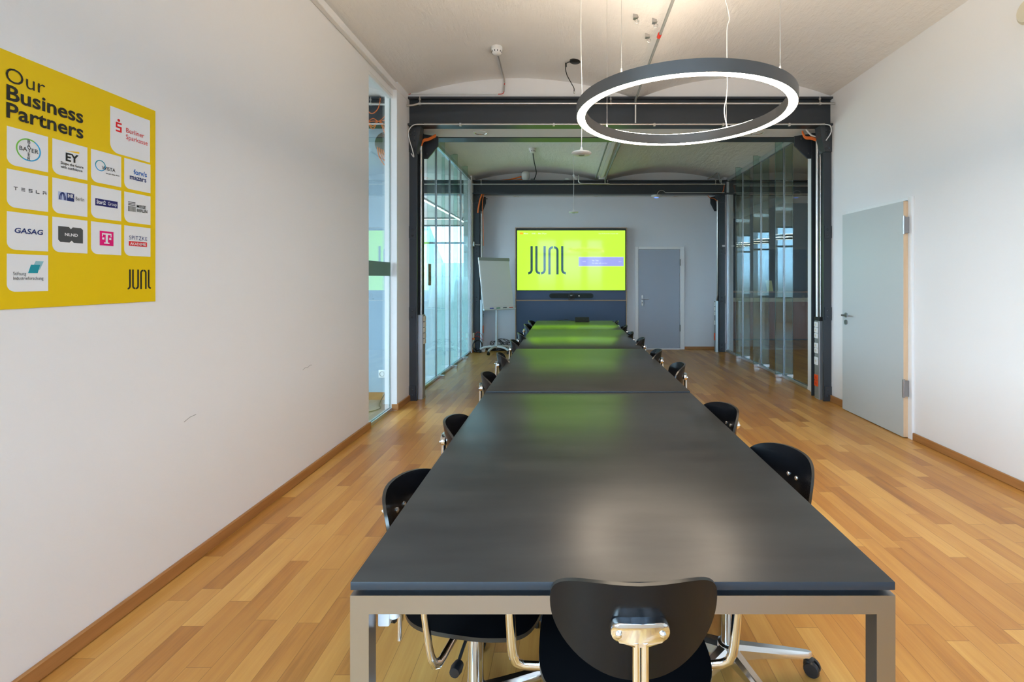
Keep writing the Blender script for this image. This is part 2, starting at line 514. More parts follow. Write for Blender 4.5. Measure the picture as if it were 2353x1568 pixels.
for a, b in FARWIN + [(-1.84, -1.84)]:
    if a > x: box(bm, x, a, 15.2, 15.4, 0, 3.6)
    if b > a:
        box(bm, a, b, 15.2, 15.4, 0, 0.6); box(bm, a, b, 15.2, 15.4, 3.10, 3.6)
    x = b
struct('wall_left_end', bm, M['wall'], 'white far wall of the left adjoining room with bright windows', 'wall')
for i, (a, b) in enumerate(FARWIN):
    window(20 + i, a, b, 15.2, 15.4, 0.6, 3.10, 2.5, 'bright far window seen through the left glass, %s from the outer wall' % ['first', 'second', 'third'][i])
bm = B()
y = 0.5
for a, b in ADDED_SIDEWIN + [(15.4, 15.4)]:
    if a > y: box(bm, -7.2, -7.0, y, a, 0, 3.6)
    if b > a: box(bm, -7.2, -7.0, a, b, 0, 0.7); box(bm, -7.2, -7.0, a, b, 3.1, 3.6)
    y = b
struct('wall_left_outer', bm, M['wall'], 'outer white wall of the left adjoining room', 'wall')
bm = B(); box(bm, -7.2, -1.98, 0.5, 0.7, 0, 3.7)
struct('wall_left_near', bm, M['wall'], 'near end wall of the left adjoining room', 'wall')
f = 0.045
bm = B(); ya, yb, xm = LW0, LW1, XL - .06
box(bm, xm - .03, xm + .03, ya, ya + f, WZ0, WZ1); box(bm, xm - .03, xm + .03, yb - f, yb, WZ0, WZ1); box(bm, xm - .03, xm + .03, ya + f, yb - f, WZ0, WZ0 + f); box(bm, xm - .03, xm + .03, ya + f, yb - f, WZ1 - f, WZ1); box(bm, xm - .03, xm + .03, -.62, -.57, WZ0 + f, WZ1 - f)
w = struct('window_30', bm, M['steel'], 'side window in the poster wall behind the camera', 'window')
bm = B(); box(bm, xm - .004, xm + .004, ya + f, -.62, WZ0 + f, WZ1 - f); box(bm, xm - .004, xm + .004, -.57, yb - f, WZ0 + f, WZ1 - f); part('pane', bm, M['glass'], w)
bm = B(); box(bm, -3.6, -1.955, 5.62, 5.86, 0, 3.16)
struct('wall_left_pier', bm, M['wallpier'], 'white pier coloured blue for cool daylight, seen through the tall glazing, with double socket', 'wall')
bm = B(); box(bm, -3.6, -1.96, 5.605, 5.62, 0, 0.085)
struct('baseboard_left_pier', bm, M['basex'], 'wooden baseboard along the pier behind the glazing', 'baseboard')
bm = B(); box(bm, 9.5, 9.7, FACADE - 0.3, 15.4, 0, 3.6)
struct('wall_right_outer', bm, M['wall'], 'outer wall of the right adjoining room', 'wall')
bm = B(); box(bm, 5.37, 9.5, 12.0, 12.1, 0, 3.28); box(bm, 5.37, 5.47, 12.1, 15.2, 0, 3.28); box(bm, 3.2, 5.37, 15.1, 15.2, 0, 3.28)
struct('wall_right_end', bm, M['wallnavy'], 'dark blue grey wall seen through the right glass partition', 'wall')
bm = B(); box(bm, 5.37, 9.5, 12.0, 12.1, 3.28, 3.6); box(bm, 5.37, 5.47, 12.1, 15.2, 3.28, 3.6); box(bm, 3.2, 5.37, 15.1, 15.2, 3.28, 3.6)
struct('trim_2', bm, M['wall'], 'white band above the dark blue grey wall', 'trim')

# ceilings
def arch(x0, x1, z, rise, n=22):
    out = []
    for i in range(n + 1):
        t = i / n
        out.append((x0 + (x1 - x0) * t, z + rise * (1 - (2 * t - 1) ** 2)))
    return out
def arch_z(x, zs=3.48, rise=0.235, x0=-1.86, xm=0.80, x1=3.06):
    a, b = (x0, xm) if x < xm else (xm, x1)
    t = (x - a) / (b - a)
    return zs + rise * (1 - (2 * t - 1) ** 2)
fnY = lambda u, v, d: Vector((u, d, v))
fnX = lambda u, v, d: Vector((d, u, v))
prof = arch(-1.95, 0.80, 3.475, 0.24) + arch(0.80, 3.12, 3.475, 0.24)[1:] + [(3.12, 4.0), (-1.95, 4.0)]
bm = B(); prism(bm, prof, fnY, FACADE, 5.56)
struct('ceiling', bm, M['ceil'], 'plastered double vault ceiling over the near bay', 'ceiling', 25)
prof = arch(-1.92, 0.68, 3.325, 0.185) + arch(0.68, 3.16, 3.325, 0.185)[1:] + [(3.16, 4.0), (-1.92, 4.0)]
bm = B(); prism(bm, prof, fnY, 6.19, 9.62)
struct('ceiling_far', bm, M['ceil'], 'plastered double vault ceiling over the far bay', 'ceiling', 25)
bm = B(); box(bm, -7.1, -1.95, 0.5, 15.4, 3.5, 3.7)
struct('ceiling_left', bm, M['ceil'], 'white ceiling of the left adjoining room', 'ceiling')
bm = B(); box(bm, 3.12, 9.7, FACADE - .3, 15.4, 3.5, 3.7)
struct('ceiling_right', bm, M['ceil'], 'white ceiling of the right adjoining room', 'ceiling')
bm = B(); box(bm, -1.95, 3.12, 5.56, 6.19, 3.485, 4.0); box(bm, -1.83, 3.03, 5.66, 5.98, 3.16, 3.485)
struct('wall_lintel', bm, M['wall'], 'white plaster between the near vault and the doubled beam', 'wall')
bm = B(); box(bm, -1.80, 3.02, 9.39, YB, 3.025, 3.24); box(bm, -1.80, 3.02, 9.57, YB + .1, 3.24, 3.6)
struct('wall_lintel_far', bm, M['wall'], 'white plaster between the far vault and the far beam', 'wall')

# skirting, mouldings
def run(name, x0, x1, y0, y1, m, label, h=0.062):
    bm = B(); box(bm, x0, x1, y0, y1, 0, h, 0.004, 1)
    struct(name, bm, m, label, 'baseboard')
run('baseboard_left', XL, XL + 0.018, FACADE, 4.545, M['base'], 'oak baseboard below the poster wall')
run('baseboard_left_return', -1.815, -1.80, 5.17, 5.555, M['base'], 'short oak baseboard beside the riveted left column', 0.07)
run('baseboard_left_post', -1.875, -1.80, 5.155, 5.18, M['basex'], 'small oak baseboard piece at the foot of the white post', 0.07)
run('baseboard_right', XR - 0.018, XR, FACADE, 4.215, M['base'], 'oak baseboard on the right wall nearer than the grey door')
run('baseboard_right_far', XR - 0.018, XR, 5.225, 5.535, M['base'], 'short oak baseboard between the grey door and the right column', 0.075)
run('baseboard_far', 2.335, 2.96, YB - 0.016, YB, M['basex'], 'oak baseboard right of the far door', 0.055)
run('baseboard_right_corner', 3.02 - .014, 3.02, 9.30, 9.59, M['base'], 'oak baseboard on the far right wall stub', 0.06)
run('baseboard_left_corner', -1.80, -1.786, 9.17, 9.59, M['base'], 'oak baseboard on the far left wall stub', 0.06)
bm = B(); box(bm, XL, XL + 0.05, FACADE, 5.50, 3.425, 3.49, 0.006, 1)
struct('trim_3', bm, M['wall'], 'white moulding along the top of the left wall', 'trim')
bm = B(); box(bm, -1.99, XL, 4.53, 5.18, 3.36, 3.6)
struct('trim_4', bm, M['wall'], 'white boxed header above the tall glazing', 'trim')

# ---------------------------------------------------------------- beams
def ibeam(bm, x0, x1, y0, y1, z0, z1, tf=0.02, tw=0.012):
    ym = (y0 + y1) / 2
    poly = [(y0, z0), (y1, z0), (y1, z0 + tf), (ym + tw, z0 + tf), (ym + tw, z1 - tf), (y1, z1 - tf), (y1, z1), (y0, z1),
            (y0, z1 - tf), (ym - tw, z1 - tf), (ym - tw, z0 + tf), (y0, z0 + tf)]
    prism(bm, poly, fnX, x0, x1)
bm = B(); ibeam(bm, -3.6, 3.06, 5.50, 5.64, 3.155, 3.482, 0.022)
tag(obj('steel_beam', bm, M['steel']), 'front dark steel I-beam crossing below the near vault', 'beam', kind='structure')
bm = B(); ibeam(bm, -3.6, 3.06, 6.00, 6.19, 3.155, 3.482, 0.03)
tag(obj('steel_beam', bm, M['steel']), 'rear dark steel beam of the doubled pair behind the downlights', 'beam', kind='structure')
bm = B(); ibeam(bm, -6.8, 9.4, 9.20, 9.38, 3.02, 3.285, 0.024)
tag(obj('steel_beam', bm, M['steel']), 'far dark steel beam in front of the screen wall', 'beam', kind='structure')

# ---------------------------------------------------------------- riveted columns
rivet_me = None
def rivet(parent, p, d):
    """dome head on the face towards -Y (d = 'Y') or sideways"""
    global rivet_me
    if rivet_me is None:
        bm = B(); lathe(bm, [(0.0, -0.009), (0.006, -0.008), (0.011, -0.004), (0.013, 0.0)], (0, 0, 0), 12, 'Y')
        bmesh.ops.recalc_face_normals(bm, faces=bm.faces)
        rivet_me = bpy.data.meshes.new('rivet'); bm.to_mesh(rivet_me); bm.free()
        rivet_me.materials.append(M['steel'])
        for q in rivet_me.polygons: q.use_smooth = True
    o = bpy.data.objects.new('rivet', rivet_me); COL.objects.link(o); o.parent = parent
    o.location = Vector(p) - wloc(parent)
    return o
def column(side, xw, w, y0, y1, zt, gus, label, plates=True):
    X = lambda d: xw - side * d              # d inward from the wall
    def bx(bm, d0, d1, *a): box(bm, min(X(d0), X(d1)), max(X(d0), X(d1)), *a)
    t = thing('steel_column', (X(w / 2), (y0 + y1) / 2, 0), label, 'column', kind='structure')
    bm = B(); bx(bm, 0, w, y0, y0 + 0.02, 0, zt); part('front_flange', bm, M['steel'], t)
    bm = B(); bx(bm, 0, w, y1 - 0.02, y1, 0, zt); part('rear_flange', bm, M['steel'], t)
    bm = B(); bx(bm, 0, 0.03, y0 + 0.02, y1 - 0.02, 0, zt); part('web', bm, M['steel'], t)
    if plates:
        for z0, z1 in ((0.03, 0.17), (0.93, 1.08), (1.87, 2.01)):
            bm = B(); bx(bm, -0.004, w - 0.012, y0 - 0.009, y0, z0, z1)
            p = part('splice_plate', bm, M['steel'], t)
            for z in (z0 + 0.035, z1 - 0.04): rivet(p, (X(w * 0.55), y0 - 0.009, z), 'Y')
        bm = B(); bx(bm, 0.0, w - 0.008, y0 - 0.012, y0, 2.86, zt - 0.02)
        p = part('head_plate', bm, M['steel'], t)
        for d in (0.30, 0.72):
            for z in (2.90, 2.99, 3.06, 3.10): rivet(p, (X(w * d), y0 - 0.012, z), 'Y')
    # front flared bracket under the beam
    prism(bm := B(), [(X(w - 0.004), zt), (X(w + 0.05), zt), (X(w + 0.035), zt - 0.12), (X(w - 0.004), zt - 0.30)], lambda u, v, d: Vector((u, d, v)), y0 - 0.02, y0 + 0.1)
    part('flared_bracket', bm, M['steel'], t)
    prism(bm := B(), [(X(w - 0.02), zt), (X(w + gus), zt - 0.03), (X(w + gus), zt - 0.145), (X(w + 0.04), zt - 0.30), (X(w - 0.02), zt - 0.30)], lambda u, v, d: Vector((u, d, v)), y1 - 0.004, y1 + 0.016)
    g = part('gusset_plate', bm, M['steel'], t)
    for d, dz in ((0.02, -0.05), (w and 0.12, -0.06), (0.03, -0.24)): rivet(g, (X(w + d), y1 - 0.004, zt + dz), 'Y')
    return t
column(-1, -1.835, 0.108, 5.555, 5.84, 3.155, 0.17, 'riveted dark steel column at the left end of the near beam')
column(1, 3.03, 0.09, 5.535, 5.82, 3.155, 0.20, 'riveted dark steel column beside the grey door')
column(-1, -1.80, 0.12, 9.26, 9.40, 3.02, 0.10, 'dark steel column behind the flipchart', True)
column(1, 3.02, 0.11, 9.24, 9.40, 3.02, 0.12, 'dark steel column right of the far door', True)

# ---------------------------------------------------------------- glass partitions with fins
def pane_box(bm, x0, x1, y0, y1, z0, z1):
    n0 = len(bm.faces)
    box(bm, x0, x1, y0, y1, z0, z1)
    bm.faces.ensure_lookup_table(); bm.normal_update()
    dims = {0: x1 - x0, 1: y1 - y0, 2: z1 - z0}
    thin = min(dims, key=dims.get)
    for f in bm.faces[n0:]:
        f.material_index = 0 if abs(f.normal[thin]) > 0.9 else 1
GL = [M['pglass'], M['gedge']]
FG = [M['fglass'], M['gedge']]
def partition(side, X, ys, ztop, label):
    GL = [M['pglass' if side < 0 else 'rglass'], M['gedge']]
    y0, y1 = ys[0], ys[-1]
    t = thing('glass_partition', (X, (y0 + y1) / 2, 0), label, 'glass partition')
    bm = B(); box(bm, X - .03, X + .03, y0, y1, ztop - 0.05, ztop + 0.01, 0.004, 1); part('top_rail', bm, M['satin'], t)
    bm = B(); box(bm, X - .03, X + .03, y0, y1, 0.0, 0.035, 0.004, 1); part('bottom_rail', bm, M['satin'], t)
    for a, b in zip(ys[:-1], ys[1:]):
        bm = B(); pane_box(bm, X - .005, X + .005, a + 0.012, b - 0.012, 0.036, ztop - 0.051)
        pn = part('pane', bm, GL, t)
        if side < 0:
            bm = B(); box(bm, X - .0068, X - .0060, a + 0.012, b - 0.012, 0.036, 1.72)
            part('frosted_film', bm, M['frost'], pn)
    for y in ys[1:-1]:
        bm = B(); box(bm, X - .012, X + .012, y - .006, y + .006, 0.04, ztop - 0.05); part('joint_profile', bm, M['satin'], t)
        for s in (-1, 1):
            bm = B(); a, b = sorted((X + s * 0.014, X + s * 0.125)); pane_box(bm, a, b, y - .006, y + .006, 0.05, ztop + (0.045 if s == -side else 0.0))
            f = part('fin', bm, FG, t)
            bm = B(); a, b = sorted((X + s * 0.032, X + s * 0.125)); box(bm, a, b, y - .022, y + .022, 0.0, 0.049, 0.004, 1)
            part('fin_shoe', bm, M['alu'], f)
    for y in (y0, y1):
        bm = B(); box(bm, X - .02, X + .02, y - .011, y + .011, 0.04, ztop - 0.05); part('end_profile', bm, M['satin'], t)
partition(-1, -1.845, [6.07, 6.80, 7.59, 8.38, 9.13], 3.315, 'clear glass wall with glass fins, on the flipchart side')
partition(1, 3.085, [6.14, 6.87, 7.68, 8.48, 9.28], 3.315, 'clear glass wall with glass fins, beside the far door')

# tall glazing beside the long left wall
t = thing('tall_glazing', (-1.89, 4.86, 0), 'tall glazed opening between the long white wall and the white post', 'glazing')
bm = B(); pane_box(bm, -1.893, -1.883, 4.533, 5.150, 0.03, 3.355); part('pane', bm, GL, t)
bm = B(); box(bm, -1.91, -1.866, 4.533, 5.155, 0, 0.03); part('sill_profile', bm, M['satin'], t)
bm = B(); box(bm, -1.91, -1.865, 4.533, 5.155, 3.33, 3.36); part('head_profile', bm, M['white'], t)
bm = B(); box(bm, -1.8825, -1.8815, 4.54, 5.15, 1.435, 1.58); part('privacy_band', bm, M['film'], t, label='grey green film band')
bm = B(); box(bm, -1.905, -1.816, 5.156, 5.18, 0.0, 3.44); part('post', bm, M['white'], t, label='white painted post')

# ---------------------------------------------------------------- doors
def lever(parent, m, base, out, along, L=0.115):
    """rose, neck and lever: base point, outward normal, direction of the lever"""
    b, n, a = Vector(base), Vector(out), Vector(along)
    bm = B()
    tube(bm, [b, b + n * 0.008], 0.026, 20)
    tube(bm, [b, b + n * 0.045, b + n * 0.055 + a * 0.012, b + n * 0.055 + a * L], 0.0095, 12)
    return part('handle', bm, m, parent, 40)
# right wall door
d = thing('door_1', (XR, 4.73, 0), 'light grey flush door standing proud of the right wall', 'door', kind='structure')
bm = B()
for a, b, z0, z1 in ((4.215, 4.265, 0, 2.13), (5.185, 5.215, 0, 2.13)): box(bm, XR - 0.022, XR + .01, a, b, z0, z1, .002, 1)
box(bm, XR - 0.022, XR + .01, 4.265, 5.185, 2.10, 2.13, .002, 1)
part('door_frame', bm, M['white'], d)
bm = B(); box(bm, XR - 0.062, XR - 0.023, 4.262, 5.205, 0.008, 2.092)
bm.normal_update()
for f in bm.faces:
    f.material_index = 1 if abs(f.normal.y) > .9 else 0
lf = part('leaf', bm, [M['doorgrey'], M['beech']], d)
lever(lf, M['brush'], (XR - 0.062, 5.135, 1.02), (-1, 0, 0), (0, -1, 0))
bm = B(); tube(bm, [(XR - 0.062, 5.135, 0.945), (XR - 0.072, 5.135, 0.945)], 0.026, 20); part('lock_rose', bm, M['brush'], lf, 40)
for z in (1.80, 0.36):
    bm = B(); tube(bm, [(XR - 0.066, 4.252, z), (XR - 0.066, 4.252, z + 0.16)], 0.010, 12); box(bm, XR - 0.070, XR - 0.022, 4.246, 4.26, z + .01, z + .15)
    part('hinge', bm, M['brush'], d, 40)
# far wall door
d = thing('door_2', (1.82, YB, 0), 'blue grey door in the far wall right of the screen', 'door', kind='structure')
bm = B()
for a, b in ((1.352, 1.415), (2.245, 2.325)): box(bm, a, b, YB - 0.03, YB + .01, 0, 2.04, .004, 1)
box(bm, 1.415, 2.245, YB - 0.03, YB + .01, 1.985, 2.04, .004, 1)
part('door_frame', bm, M['white'], d)
bm = B(); box(bm, 1.418, 2.232, YB - 0.026, YB + .005, 0.03, 1.982, .002, 1); lf = part('leaf', bm, M['doorgrey2'], d)
bm = B(); box(bm, 1.415, 2.245, YB - 0.034, YB, 0.0, 0.024, .002, 1); part('threshold', bm, M['white'], d)
bm = B(); box(bm, 1.468, 1.508, YB - 0.036, YB - 0.026, 0.865, 1.085, .018, 4); pl = part('handle_plate', bm, M['plastic'], lf, 40)
lever(lf, M['brush'], (1.488, YB - 0.036, 1.0), (0, -1, 0), (1, 0, 0), 0.12)
bm = B(); box(bm, 1.483, 1.493, YB - 0.038, YB - 0.035, 0.915, 0.945); part('keyhole', bm, M['black'], lf)
for z in (0.36, 1.66):
    bm = B(); tube(bm, [(2.240, YB - 0.036, z), (2.240, YB - 0.036, z + 0.13)], 0.010, 12); part('hinge', bm, M['grey'], d, 40)
# ---------------------------------------------------------------- conference tables
TX0, TX1 = -0.477, 0.722
def make_table(y0, y1, dz, label):
    t = thing('conference_table', ((TX0 + TX1) / 2, (y0 + y1) / 2, 0), label, 'table', 'row of conference tables')
    zt = 0.742 + dz
    bm = B(); box(bm, TX0, TX1, y0, y1, zt - 0.0185, zt, 0.0018, 2); bm.normal_update()
    for f in bm.faces: f.material_index = 0 if f.normal.z > 0.9 else 1
    part('tabletop', bm, [M['top' if y0 < 4 else 'topgloss'], M['edge']], t, 40)
    bm = B(); box(bm, TX0 + .022, TX1 - .022, y0 + .022, y1 - .022, zt - 0.030, zt - 0.0185); part('spacer_board', bm, M['edge'], t)
    w = 0.041; zr = zt - 0.030; zb = zr - w
    for ya, yb in ((y0, y0 + .04), (y1 - .04, y1)):
        bm = B(); prism(bm, [(TX0, zr), (TX1, zr), (TX1 - w, zb), (TX0 + w, zb)], fnY, ya, yb)
        part('end_rail', bm, M['brush'], t)
        for xa, s in ((TX0, 1), (TX1, -1)):
            bm = B(); prism(bm, [(xa, 0.0), (xa + s * w, 0.0), (xa + s * w, zb), (xa, zr)], fnY, ya, yb)
            part('leg', bm, M['brush'], t)
    for xa in (TX0, TX1 - .04):
        bm = B(); box(bm, xa, xa + .04, y0 + .04, y1 - .04, zb, zr); part('side_rail', bm, M['brush'], t)
    return t
JY = [1.062, 2.832, 4.548, 6.255, 7.62]
names = ['conference table nearest the camera with the chair pushed to its steel end',
         'second conference table from the near end, beyond the bright seam',
         'third conference table, its top tinted green by the screen',
         'last short conference table below the screen, carrying the small control panel']
for i in range(4):
    make_table(JY[i], JY[i + 1] - 0.009, (0, 0.006, 0.002, 0.001)[i], 'black topped ' + names[i])
bm = B(); box(bm, TX0 + 0.045, TX0 + 0.072, 1.10, 1.125, 0.615, 0.672, .004, 2); tube(bm, [(TX0 + 0.080, 1.112, 0.632), (TX0 + 0.080, 1.112, 0.668)], 0.012, 12)
tag(obj('cable_clip', bm, M['plastic'], None, 40), 'small white plastic cable clip under the near left table corner', 'clip')

R = math.radians
# ---------------------------------------------------------------- swivel chairs
def shell(bm, outline, fn, th, rings=9, mi_edge=1):
    n = len(outline)
    lay = []
    for s in (0, 1):
        R = []
        for i in range(1, rings + 1):
            k = i / rings
            R.append([bm.verts.new(fn(u * k, v * k, s * th)) for u, v in outline])
        c = bm.verts.new(fn(0, 0, s * th))
        for j in range(n):
            bm.faces.new((c, R[0][j], R[0][(j + 1) % n]))
        for i in range(rings - 1):
            for j in range(n):
                bm.faces.new((R[i][j], R[i][(j + 1) % n], R[i + 1][(j + 1) % n], R[i + 1][j]))
        lay.append(R[-1])
    for j in range(n):
        f = bm.faces.new((lay[0][j], lay[0][(j + 1) % n], lay[1][(j + 1) % n], lay[1][j])); f.material_index = mi_edge
    return bm
def super_outline(w, up, dn, nu, nd, n=64):
    o = []
    for k in range(n):
        a = 2 * PI * k / n; c, s = math.cos(a), math.sin(a)
        e = nu if s >= 0 else nd
        o.append((w * math.copysign(abs(c) ** (2 / e), c), (up if s >= 0 else dn) * math.copysign(abs(s) ** (2 / e), s)))
    return o
SEAT_Z, BACK_Z, BACK_Y = 0.435, 0.690, -0.262
def make_chair():
    t = thing('swivel_chair', (0, 0, 0), 'chair', 'chair', 'swivel chairs around the tables')
    out = super_outline(0.215, 0.205, 0.205, 3.4, 3.0)
    def seat(u, v, d):
        z = SEAT_Z + 0.10 * u * u * 4 * 0.22 - (0.9 * max(0, v - 0.10) ** 2 * 2.4) + 0.35 * max(0, -v - 0.12) ** 2 * 3
        return Vector((u, v + 0.02, z + d))
    part('seat', shell(B(), out, seat, 0.012), [M['ply'], M['plyedge']], t, 50)
    out = super_outline(0.182, 0.083, 0.125, 2.7, 2.15)
    def back(u, v, d):
        y = BACK_Y + 2.35 * u * u - 0.16 * v - d
        return Vector((u, y, BACK_Z + v))
    bk = part('backrest', shell(B(), out, back, 0.011), [M['ply'], M['plyedge']], t, 50)
    for u in (-0.022, 0.022):
        p = back(u, -0.010, -0.0005)
        bm = B(); lathe(bm, [(0.0085, -0.002), (0.0085, 0.002), (0.006, 0.0045), (0, 0.005)], p, 14, 'Y'); part('screw', bm, M['alu'], bk, 40)
    # chrome spine: two bars, and the bracket on the back
    bm = B()
    for x in (-0.0085, 0.0085):
        tube(bm, curve_pts([(x, -0.06, SEAT_Z - 0.035), (x, -0.20, SEAT_Z - 0.045), (x, -0.275, SEAT_Z - 0.015), (x, -0.288, SEAT_Z + 0.08), (x, -0.287, BACK_Z - 0.022)], 6), 0.0085, 10)
    part('back_support', bm, M['chrome'], t, 50)
    zb = BACK_Z - 0.004
    yo = BACK_Y - 0.037
    poly = [(0.042 + 0.018 * math.cos(R(a)), 0.018 * math.sin(R(a))) for a in range(90, -91, -20)] + [(0.012, -0.026), (-0.012, -0.026)] + [(-0.042 - 0.018 * math.cos(R(a)), 0.018 * math.sin(R(a))) for a in range(-90, 91, 20)] + [(0, 0.021)]
    bm = B()
    prism(bm, poly, lambda u, v, d: Vector((u, d + 0.16 * abs(u) * (1 if d < BACK_Y - 0.02 else 0), zb + v)), yo, BACK_Y - 0.0095)
    es = [e for e in bm.edges if all(v.co.y < yo + 0.02 for v in e.verts)]
    bmesh.ops.bevel(bm, geom=es, offset=0.005, segments=2, profile=.5, affect='EDGES')
    br = part('back_bracket', bm, M['chrome'], t, 35)
    for x in (-0.044, 0.044):
        bm = B(); lathe(bm, [(0.0065, 0.0), (0.0065, -0.004), (0.004, -0.0065), (0, -0.007)], (x, yo + 0.008, zb - 0.002), 14, 'Y'); part('screw', bm, M['alu'], br, 40)
    bm = B(); lathe(bm, [(0, -0.018), (0.016, -0.018), (0.020, -0.013), (0.020, 0.010), (0.012, 0.016), (0, 0.016)], (0.0, -0.285, SEAT_Z - 0.125), 20, 'Y')
    kn = part('adjusting_knob', bm, M['black'], t, 40)
    bm = B(); tube(bm, [(0.0, -0.262, SEAT_Z - 0.045), (0, -0.262, SEAT_Z - 0.135)], 0.012, 12); tube(bm, [(0.0, -0.262, SEAT_Z - 0.125), (0, -0.285, SEAT_Z - 0.125)], 0.006, 8)
    tube(bm, [(0.028, -0.245, SEAT_Z - 0.05), (0.032, -0.245, SEAT_Z - 0.175)], 0.0075, 10)
    part('knob_bracket', bm, M['chrome'], kn, 40)
    bm = B(); box(bm, -0.075, 0.075, -0.10, 0.10, SEAT_Z - 0.050, SEAT_Z - 0.012, 0.010, 2); part('seat_mechanism', bm, M['black'], t, 40)
    bm = B(); tube(bm, curve_pts([(0.06, 0.03, SEAT_Z - 0.035), (0.15, 0.03, SEAT_Z - 0.05), (0.205, 0.03, SEAT_Z - 0.075)], 5), 0.005, 8)
    lathe(bm, [(0, -0.018), (0.014, -0.016), (0.017, 0), (0.014, 0.016), (0, 0.018)], (0.212, 0.03, SEAT_Z - 0.080), 14, 'X')
    part('height_lever', bm, M['black'], t, 40)
    # column and star base
    bm = B(); lathe(bm, [(0.0, 0.085), (0.026, 0.085), (0.026, 0.30), (0.015, 0.302), (0.015, SEAT_Z - 0.05), (0, SEAT_Z - 0.05)], (0, 0, 0), 24); part('gas_column', bm, M['chrome'], t, 40)
    bm = B(); lathe(bm, [(0.0, 0.065), (0.036, 0.068), (0.042, 0.09), (0.036, 0.118), (0.027, 0.122), (0, 0.122)], (0, 0, 0), 28)
    tips = []
    for k in range(5):
        a = PI / 2 + 2 * PI * k / 5; c, s = math.cos(a), math.sin(a)
        pr = []
        for r, w, z0, z1 in ((0.02, 0.024, 0.070, 0.118), (0.10, 0.021, 0.070, 0.106), (0.20, 0.018, 0.066, 0.092), (0.285, 0.014, 0.060, 0.079), (0.300, 0.006, 0.062, 0.076)):
            pr.append([(r, -w, z0), (r, w, z0), (r, w, z1 - 0.012), (r, w * 0.5, z1), (r, -w * 0.5, z1), (r, -w, z1 - 0.012)])
        rings = [[bm.verts.new((q[0] * c - q[1] * s, q[0] * s + q[1] * c, q[2])) for q in ring] for ring in pr]
        for i in range(len(rings) - 1):
            for j in range(6): bm.faces.new((rings[i][j], rings[i][(j + 1) % 6], rings[i + 1][(j + 1) % 6], rings[i + 1][j]))
        bm.faces.new(rings[0]); bm.faces.new(rings[-1]); tips.append((0.285 * c, 0.285 * s, a))
    part('star_base', bm, M['alu'], t, 35)
    for x, y, a in tips:
        bm = B(); q = a + 0.9; ux, uy = math.cos(q), math.sin(q)
        for s in (-1, 1):
            c0 = Vector((x + 0.016 * uy, y - 0.016 * ux, 0.027)) + Vector((ux, uy, 0)) * s * 0.006
            c1 = c0 + Vector((ux, uy, 0)) * s * 0.015
            tube(bm, [c0, c0 * .5 + c1 * .5, c1], 0.027, 20, radii=[0.0255, 0.027, 0.023])
        lathe(bm, [(0, 0.030), (0.019, 0.032), (0.017, 0.055), (0.006, 0.060), (0.006, 0.066), (0, 0.066)], (x + .006 * uy, y - .006 * ux, 0), 14)
        part('caster', bm, M['black'], t, 40)
    # arms
    for s in (-1, 1):
        bm = B()
        pr = [(0.0, -0.112), (0.014, -0.108), (0.024, -0.090), (0.029, -0.06), (0.028, 0.0), (0.024, 0.08), (0.013, 0.105), (0.0, 0.11)]
        lathe(bm, pr, (0, 0, 0), 18, 'Y')
        for v in bm.verts: v.co = Vector((s * 0.290 + v.co.x, v.co.y + 0.0, 0.612 + v.co.z * 0.85))
        part('arm_pad', bm, M['ply'], t, 60)
        bm = B()
        tube(bm, curve_pts([(s * 0.290, -0.03, 0.605), (s * 0.284, -0.015, SEAT_Z + 0.03), (s * 0.281, -0.01, SEAT_Z), (s * 0.274, -0.005, SEAT_Z - 0.022), (s * 0.255, 0.0, SEAT_Z - 0.034), (s * 0.225, 0.0, SEAT_Z - 0.036), (s * 0.06, 0.0, SEAT_Z - 0.036)], 1), 0.0085, 12, flat=1.5)
        part('arm_support', bm, M['chrome'], t, 50)
    return t
proto = make_chair()
# x, y, turn (0 faces the far wall), label
CH = [
 (0.143, 1.245, 0.5, 'black plywood swivel chair pushed against the near steel end of the table'),
 (-0.290, 1.530, -101, 'black swivel chair on the poster side, nearest the camera'),
 (-0.272, 2.20, -88, 'black swivel chair on the poster side, second from the camera'),
 (-0.285, 3.22, -84, 'black swivel chair on the poster side, just beyond the bright table seam'),
 (-0.300, 4.02, -76, 'black swivel chair on the poster side, fourth from the camera'),
 (-0.292, 4.895, -84, 'black swivel chair on the poster side, fifth from the camera'),
 (-0.285, 5.55, -80, 'black swivel chair on the poster side, sixth from the camera'),
 (-0.305, 6.595, -92, 'black swivel chair on the poster side, second from the screen'),
 (-0.300, 7.25, -95, 'black swivel chair on the poster side, closest to the screen'),
 (0.572, 1.715, 102, 'black swivel chair on the grey door side, nearest the camera, two screws showing'),
 (0.553, 2.38, 99, 'black swivel chair on the grey door side, second from the camera'),
 (0.565, 3.50, 84, 'black swivel chair on the grey door side, just beyond the bright table seam'),
 (0.530, 4.17, 82, 'black swivel chair on the grey door side, fourth from the camera'),
 (0.525, 5.04, 80, 'black swivel chair on the grey door side, fifth from the camera'),
 (0.500, 5.695, 86, 'black swivel chair on the grey door side, sixth from the camera'),
 (0.540, 6.595, 84, 'black swivel chair on the grey door side, second from the screen'),
 (0.490, 7.25, 92, 'black swivel chair on the grey door side, closest to the screen'),
]
# gas lifts set to slightly different heights
HT = [1.033, 0.975, 1.0, 1.012, 1.03, 1.02, 1.02, 1.015, 1.0, 1.01, 1.0, 1.032, 1.035, 1.03, 1.01, 1.0, 1.0]
for i, (x, y, a, lab) in enumerate(CH):
    c = proto if i == 0 else copy_tree(proto)
    c.location = (x, y, 0); c.rotation_euler = (0, 0, R(a)); c['label'] = lab
    c.scale = (1, 1, HT[i])
